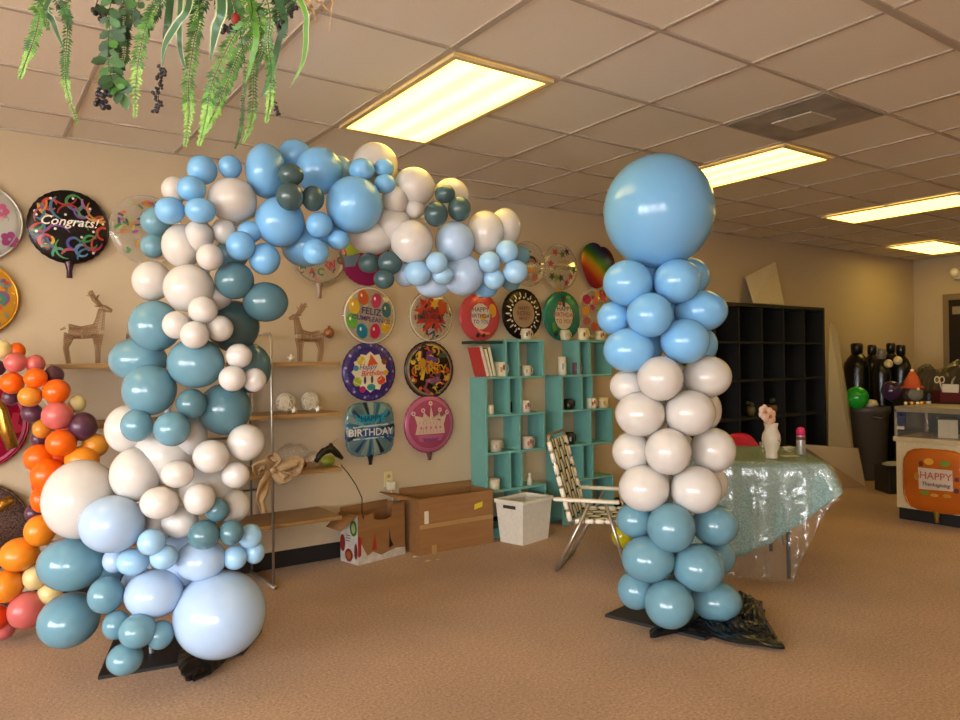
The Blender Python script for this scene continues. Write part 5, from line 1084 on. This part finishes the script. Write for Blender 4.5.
p = CP(928, 6.5); t = thing('small_bottle', 'small dark blue bottle with a white base between gnome and red box', 'bottle', p); MB().m(mat('1a2440', .3)).lathe([(.016, .025), (.018, .03), (.018, .07), (.008, .08), (.008, .095), (.002, .095)], 14).build('body', None, t); MB().m(mat('c9c0ae', .4)).lathe([(.018, 0), (.018, .025), (.002, .025)], 14).build('base', None, t)
p = CP(946, 6.75); t = thing('card_box', 'dark red box holding white cards on the counter', 'box', p, -TH)
b = MB().m(mat('54131b', .5)); open_box(b, Matrix.Translation((-.09, -.05, 0)), .18, .12, .11, .004); b.build('body', None, t)
MB().m(mat('cfc4b4', .6)).box((-.078, -.056, .09), (.07, -.052, .165), Matrix.Rotation(.05, 4, 'Y')).build('white_card', None, t)
sc_ = thing('scissors', 'pair of scissors standing in the dark red box', 'scissors', p+Vector((-.0, .0, .0)), -TH)
MB().m(mat('8f8a80', .3, .7)).tube([(.03, 0, .08), (.06, 0, .20), (.085, 0, .235)], [.008, .012, .004], 8).build('blade', None, sc_)
rr = MB().m(mat('cdb9a0', .4))
for x in (-.085, -.04): rr.tube([(x+.022*math.cos(a), 0, .205+.028*math.sin(a)) for a in [i*2*PI/14 for i in range(15)]], .005, 6, False)
rr.tube([(-.06, 0, .18), (-.03, 0, .08)], .006, 6); rr.build('handle', None, sc_)
t = thing('ribbon_roll', 'yellow green ribbon spool left of the dark red box', 'ribbon', CP(936, 6.9)); MB().m(mat('b5a03a', .5)).lathe([(.035, 0), (.035, .05), (.01, .05)], 18).build('spool', None, t); MB().m(mat('d8c9a8', .5)).lathe([(.042, .05), (.042, .056), (.01, .056)], 18).build('flange', None, t)

# ------------------------------------------------------------------ carpet debris
for i, (u, v, s) in enumerate(((415, 557, .02), (428, 561, .028), (438, 560, .016))):
    p = on_z(u, v); o = MB().m(mat('c9ac7c' if i else 'ddd0b4', .7)).add([(-s, -s*.4, .0), (s, -s*.6, .0), (s*.7, s*.5, .004), (-s*.6, s*.4, .003)], [(0, 1, 2, 3)]).build('paper_scrap', None, solid=.002); o.location = p+Vector((0, 0, .002))
    tag(o, ['small white paper scrap at the corner of the brown box', 'largest tan paper scrap on the carpet before the brown box', 'small tan paper scrap right of the largest one'][i], 'paper scrap', 'scraps on the carpet')

# ------------------------------------------------------------------ hanging plant
hpx = at(190, -115, 1.62); pl = thing('hanging_plant', 'hanging basket of ferns, spider plant leaves and dark berries at the top left', 'hanging plant', hpx)
MB().m(mat('5a4630', .8, bump=.5)).lathe([(.07, -.02), (.12, .04), (.15, .12), (.155, .14), (.145, .14), (.10, .05), (.002, .03)], 28).build('basket', None, pl)
for a in (0, 2.1, 4.2): MB().m(chr_).tube([(.15*math.cos(a), .15*math.sin(a), .14), (0, 0, CEIL-.03-hpx.z)], .002, 5).build('hanger_wire', None, pl)
MB().m(chr_).tube([(0, 0, CEIL-.035-hpx.z), (0, 0, CEIL-.004-hpx.z)], .006, 8).build('hook', None, pl)
grn = {'a': mat('4f8028', .5, var=.25, scale=30), 'b': mat('34621f', .5, var=.25, scale=30), 'c': mat('76a440', .5, var=.2, scale=30), 'd': mat('20401a', .5, var=.3, scale=30), 'v': mat('2e5431', .45), 'w': mat('aab08a', .5), 'k': mat('1f1a20', .4), 'br': mat('9a7a4a', .7)}
def spline(pts, D, n):
    """smooth path of world points relative to the plant, from pixel-derived waypoints"""
    w = [at(u, v, d) for (u, v), d in zip(pts, D)]
    out = []
    for i in range(n+1):
        t = i/n*(len(w)-1); k = min(int(t), len(w)-2); f = t-k
        p0 = w[max(0, k-1)]; p1 = w[k]; p2 = w[k+1]; p3 = w[min(len(w)-1, k+2)]
        out.append(.5*((2*p1)+(-p0+p2)*f+(2*p0-5*p1+4*p2-p3)*f*f+(-p0+3*p1-3*p2+p3)*f**3)-hpx)
    return out
def start(u): return 190+(u-190)*.55
def depths(n, base): return [1.62]+[base]*n
def frond(pts, hw, c, base=1.55, tip='c', name='fern_frond', dens=1.0, wide=.30):
    full = [(start(pts[0][0]), -75)]+pts; D = depths(len(pts), base)
    L_ = sum(math.dist(full[i], full[i+1]) for i in range(len(full)-1)); n = int(L_/3.6*dens); P = spline(full, D, n); k = base/FPX; mb = MB()
    mb.m(grn['b']).tube(P[::2]+[P[-1]], .0011, 4, False)
    for i in range(2, n):
        t = i/n; w = hw*k*min(1, .25+2.6*(1-t))*(.8+.4*random.random())*(1 if t > .12 else .4)
        d = (P[min(n, i+1)]-P[i-1]).normalized(); sd = d.cross(FH).normalized()
        for s in (-1, 1):
            dr = (sd*s+d*.45+FH*random.uniform(-.5, .3)).normalized(); q = d*(wide*w*.5+.0012); a = P[i]
            mb.m(grn[tip] if t > .72 else grn[random.choice((c, c, 'b'))])
            m_ = a+dr*w*.5; e = a+dr*w+d*w*.15
            mb.add([a, m_-q, e, m_+q], [(0, 1, 2, 3)])
    mb.build(name, None, pl, smooth=False)
def blade(pts, w, c='v', base=1.5, edge=True, name='strap_leaf'):
    full = [(start(pts[0][0]), -75)]+pts; P = spline(full, depths(len(pts), base), 26); k = base/FPX; mb = MB(); n = 26
    for (s0, s1, m_) in (((-1, -.72, 'w'), (-.72, .72, c), (.72, 1, 'w')) if edge else ((-1, 1, c),)):
        vs = []
        for i, p in enumerate(P):
            t = i/n; ww = w*k*min(1, (1-t)*2.6+.04); d = (P[min(n, i+1)]-P[max(0, i-1)]).normalized(); sd = d.cross(FH).normalized()
            for s in (s0, s1): vs.append(p+sd*ww*s-FH*abs(s)*ww*.4)
        mb.m(grn[m_]).add(vs, [(2*i, 2*i+1, 2*i+3, 2*i+2) for i in range(n)])
    mb.build(name, None, pl)
def berries(pts, r, n, base=1.5):
    P = spline([(start(pts[0][0]), -75)]+pts if pts[0][1] < 5 else pts, depths(len(pts), base) if pts[0][1] < 5 else [base]*len(pts), n*2); k = base/FPX; mb = MB().m(grn['k']); mb.tube(P, .0009, 4, False)
    for i in range(0 if pts[0][1] >= 5 else n, n*2+1):
        for _ in range(2): mb.ball(P[i]+Vector((random.gauss(0, 1), random.gauss(0, 1), random.gauss(0, .6)))*r*k*.9, r*k*random.uniform(.6, 1), 7, 5)
    mb.build('berry_sprig', None, pl)
def broad(pts, hw, n, base=1.5):
    full = [(start(pts[0][0]), -75)]+pts; P = spline(full, depths(len(pts), base), n); k = base/FPX; mb = MB(); mb.m(grn['d']).tube(P, .001, 4, False)
    for i in range(2, n+1):
        for s in (-1, 1):
            d = (P[min(n, i+1)]-P[i-1] if i < n else P[i]-P[i-1]).normalized(); sd = d.cross(FH).normalized(); dr = (sd*s*random.uniform(.5, 1)+d*random.uniform(.2, .9)+FH*random.uniform(-.6, .6)).normalized(); l = hw*k*random.uniform(.7, 1.2); q = dr.cross(FH).normalized()*l*.3
            a = P[i]; mb.m(grn[random.choice('bdd')]); mb.add([a, a+dr*l*.35-q, a+dr*l*.75-q*.8, a+dr*l, a+dr*l*.75+q*.8, a+dr*l*.35+q], [(0, 1, 2, 3, 4, 5)])
    mb.build('leafy_vine', None, pl, smooth=False)
frond([(43, 0), (40, 12), (35, 36), (27, 58), (19.5, 79)], 8, 'a', 1.45); frond([(69, 0), (68, 22), (66, 54), (65, 72), (68, 94), (78, 125)], 6, 'b', 1.5)
frond([(128, 0), (124, 27), (124, 54), (120, 72)], 9, 'd', 1.52, 'b'); frond([(152, 6), (144, 33), (137, 72), (135, 118)], 8, 'a', 1.45)
frond([(199, 12), (194, 42), (188.5, 83), (189, 114), (185, 147)], 8.5, 'a', 1.5); frond([(252, 8), (233, 37), (212, 83), (206, 117), (199, 146)], 8, 'a', 1.45, wide=.4)
frond([(256, 20), (240, 52), (227, 83), (212, 117), (203, 134)], 9, 'a', 1.5, wide=.4); frond([(267, 0), (268, 42), (271, 69), (270, 100), (266, 123)], 6.5, 'b', 1.42); frond([(260, 36), (254, 69), (252, 117), (243, 143)], 6, 'b', 1.55)
frond([(243, 50), (243, 104), (240, 133), (235, 149)], 3, 'd', 1.47, 'd'); frond([(245, -5), (258, 14), (262, 40)], 10, 'a', 1.5); frond([(205, -8), (198, 10), (190, 34)], 10, 'd', 1.55, 'b'); frond([(165, -8), (158, 6), (150, 22), (150, 30)], 9, 'd', 1.55, 'b')
frond([(230, -10), (235, 10), (240, 30)], 11, 'b', 1.58, 'b'); frond([(275, -8), (279, 15), (284, 38)], 9, 'd', 1.58, 'd'); frond([(290, -10), (286, 8), (279, 30)], 8, 'd', 1.56, 'd'); frond([(215, -14), (222, 2), (226, 14)], 10, 'b', 1.6, 'b')
frond([(62, -8), (66, 10), (70, 30)], 7, 'd', 1.56, 'd'); frond([(48, -6), (46, 12), (48, 30)], 7, 'b', 1.56, 'b')
blade([(50, 0), (54, 23), (66, 54)], 3.6, 'v'); blade([(190, 0), (177, 25), (165, 46), (162, 66)], 4.2, 'v', 1.42); blade([(180, 20), (181, 52), (187, 73)], 3.2, 'v', 1.48); blade([(222, 0), (216, 31), (210, 63)], 6, 'v', 1.4)
blade([(170, 10), (167, 35), (162, 68)], 4, 'd', 1.5, False); blade([(283, 12), (279, 42), (268, 83), (259, 101)], 3.2, 'v', 1.5, False); blade([(300, 0), (306, 31), (303, 62), (290, 88)], 3, 'a', 1.45); blade([(255, 20), (252, 60), (245, 85)], 3, 'a', 1.44, False)
blade([(303, -5), (312, 8), (316, 22)], 1.8, 'br', 1.45, False, 'dried_blade'); blade([(308, -8), (322, 4), (329, 12)], 1.4, 'br', 1.45, False, 'dried_blade'); blade([(326, -8), (331, 10), (329, 32)], .8, 'br', 1.45, False, 'dried_blade')
broad([(112, 0), (110, 25), (108, 55), (112, 80), (122, 92)], 15, 16, 1.48); broad([(122, 0), (118, 30), (113, 60), (116, 84)], 13, 16, 1.5); broad([(140, -2), (134, 10), (133, 22)], 12, 8, 1.5)
berries([(98, 0), (101, 8), (106, 18)], 3.2, 8); berries([(107, 86), (105, 94), (102, 107)], 3.4, 7); berries([(163, 68), (160, 85), (157, 111)], 2.2, 12, 1.45); berries([(292, 0), (288, 14), (281, 27)], 2.6, 8); berries([(272, 92), (274, 104), (279, 115)], 1.6, 7); berries([(226, 29), (231, 30)], 3, 3)
p = at(236, 19, 1.47)-hpx; MB().m(mat('8f1f1a', .4)).ball(p, (.010, .008, .012), 12, 8).build('red_berry', None, pl)

# ------------------------------------------------------------------ light
w = bpy.data.worlds.new('sky'); sc.world = w; w.use_nodes = True; nt = w.node_tree; bg = nt.nodes['Background']
sky = nt.nodes.new('ShaderNodeTexSky'); sky.sky_type = 'HOSEK_WILKIE'; sky.turbidity = 6; sky.sun_direction = (0.3, .8, .5)
bg.inputs['Color'].default_value = (.98, .99, 1.02, 1); bg.inputs['Strength'].default_value = 20.0
for p, q in WIN:
    la = bpy.data.lights.new('window_daylight', 'AREA'); la.shape = 'RECTANGLE'; la.size = (q-p).length-.1; la.size_y = ZT_-ZB-.1; la.cycles.is_portal = True; la.energy = 1
    lo = bpy.data.objects.new('window_daylight', la); C.objects.link(lo); n_ = (Vector((3, 1, 0))-(p+q)/2); d_ = Vector((1, 0, 0)) if abs(p.x-q.x) < .01 else Vector((0, 1, 0))
    lo.location = (p+q)/2-d_*.06+Vector((0, 0, (ZB+ZT_)/2)); lo.rotation_euler = d_.to_track_quat('-Z', 'Y').to_euler()
sc.view_settings.view_transform = 'Standard'; sc.view_settings.look = 'None'; sc.view_settings.gamma = 1; sc.view_settings.use_curve_mapping = False
sc.view_settings.exposure = 0.14
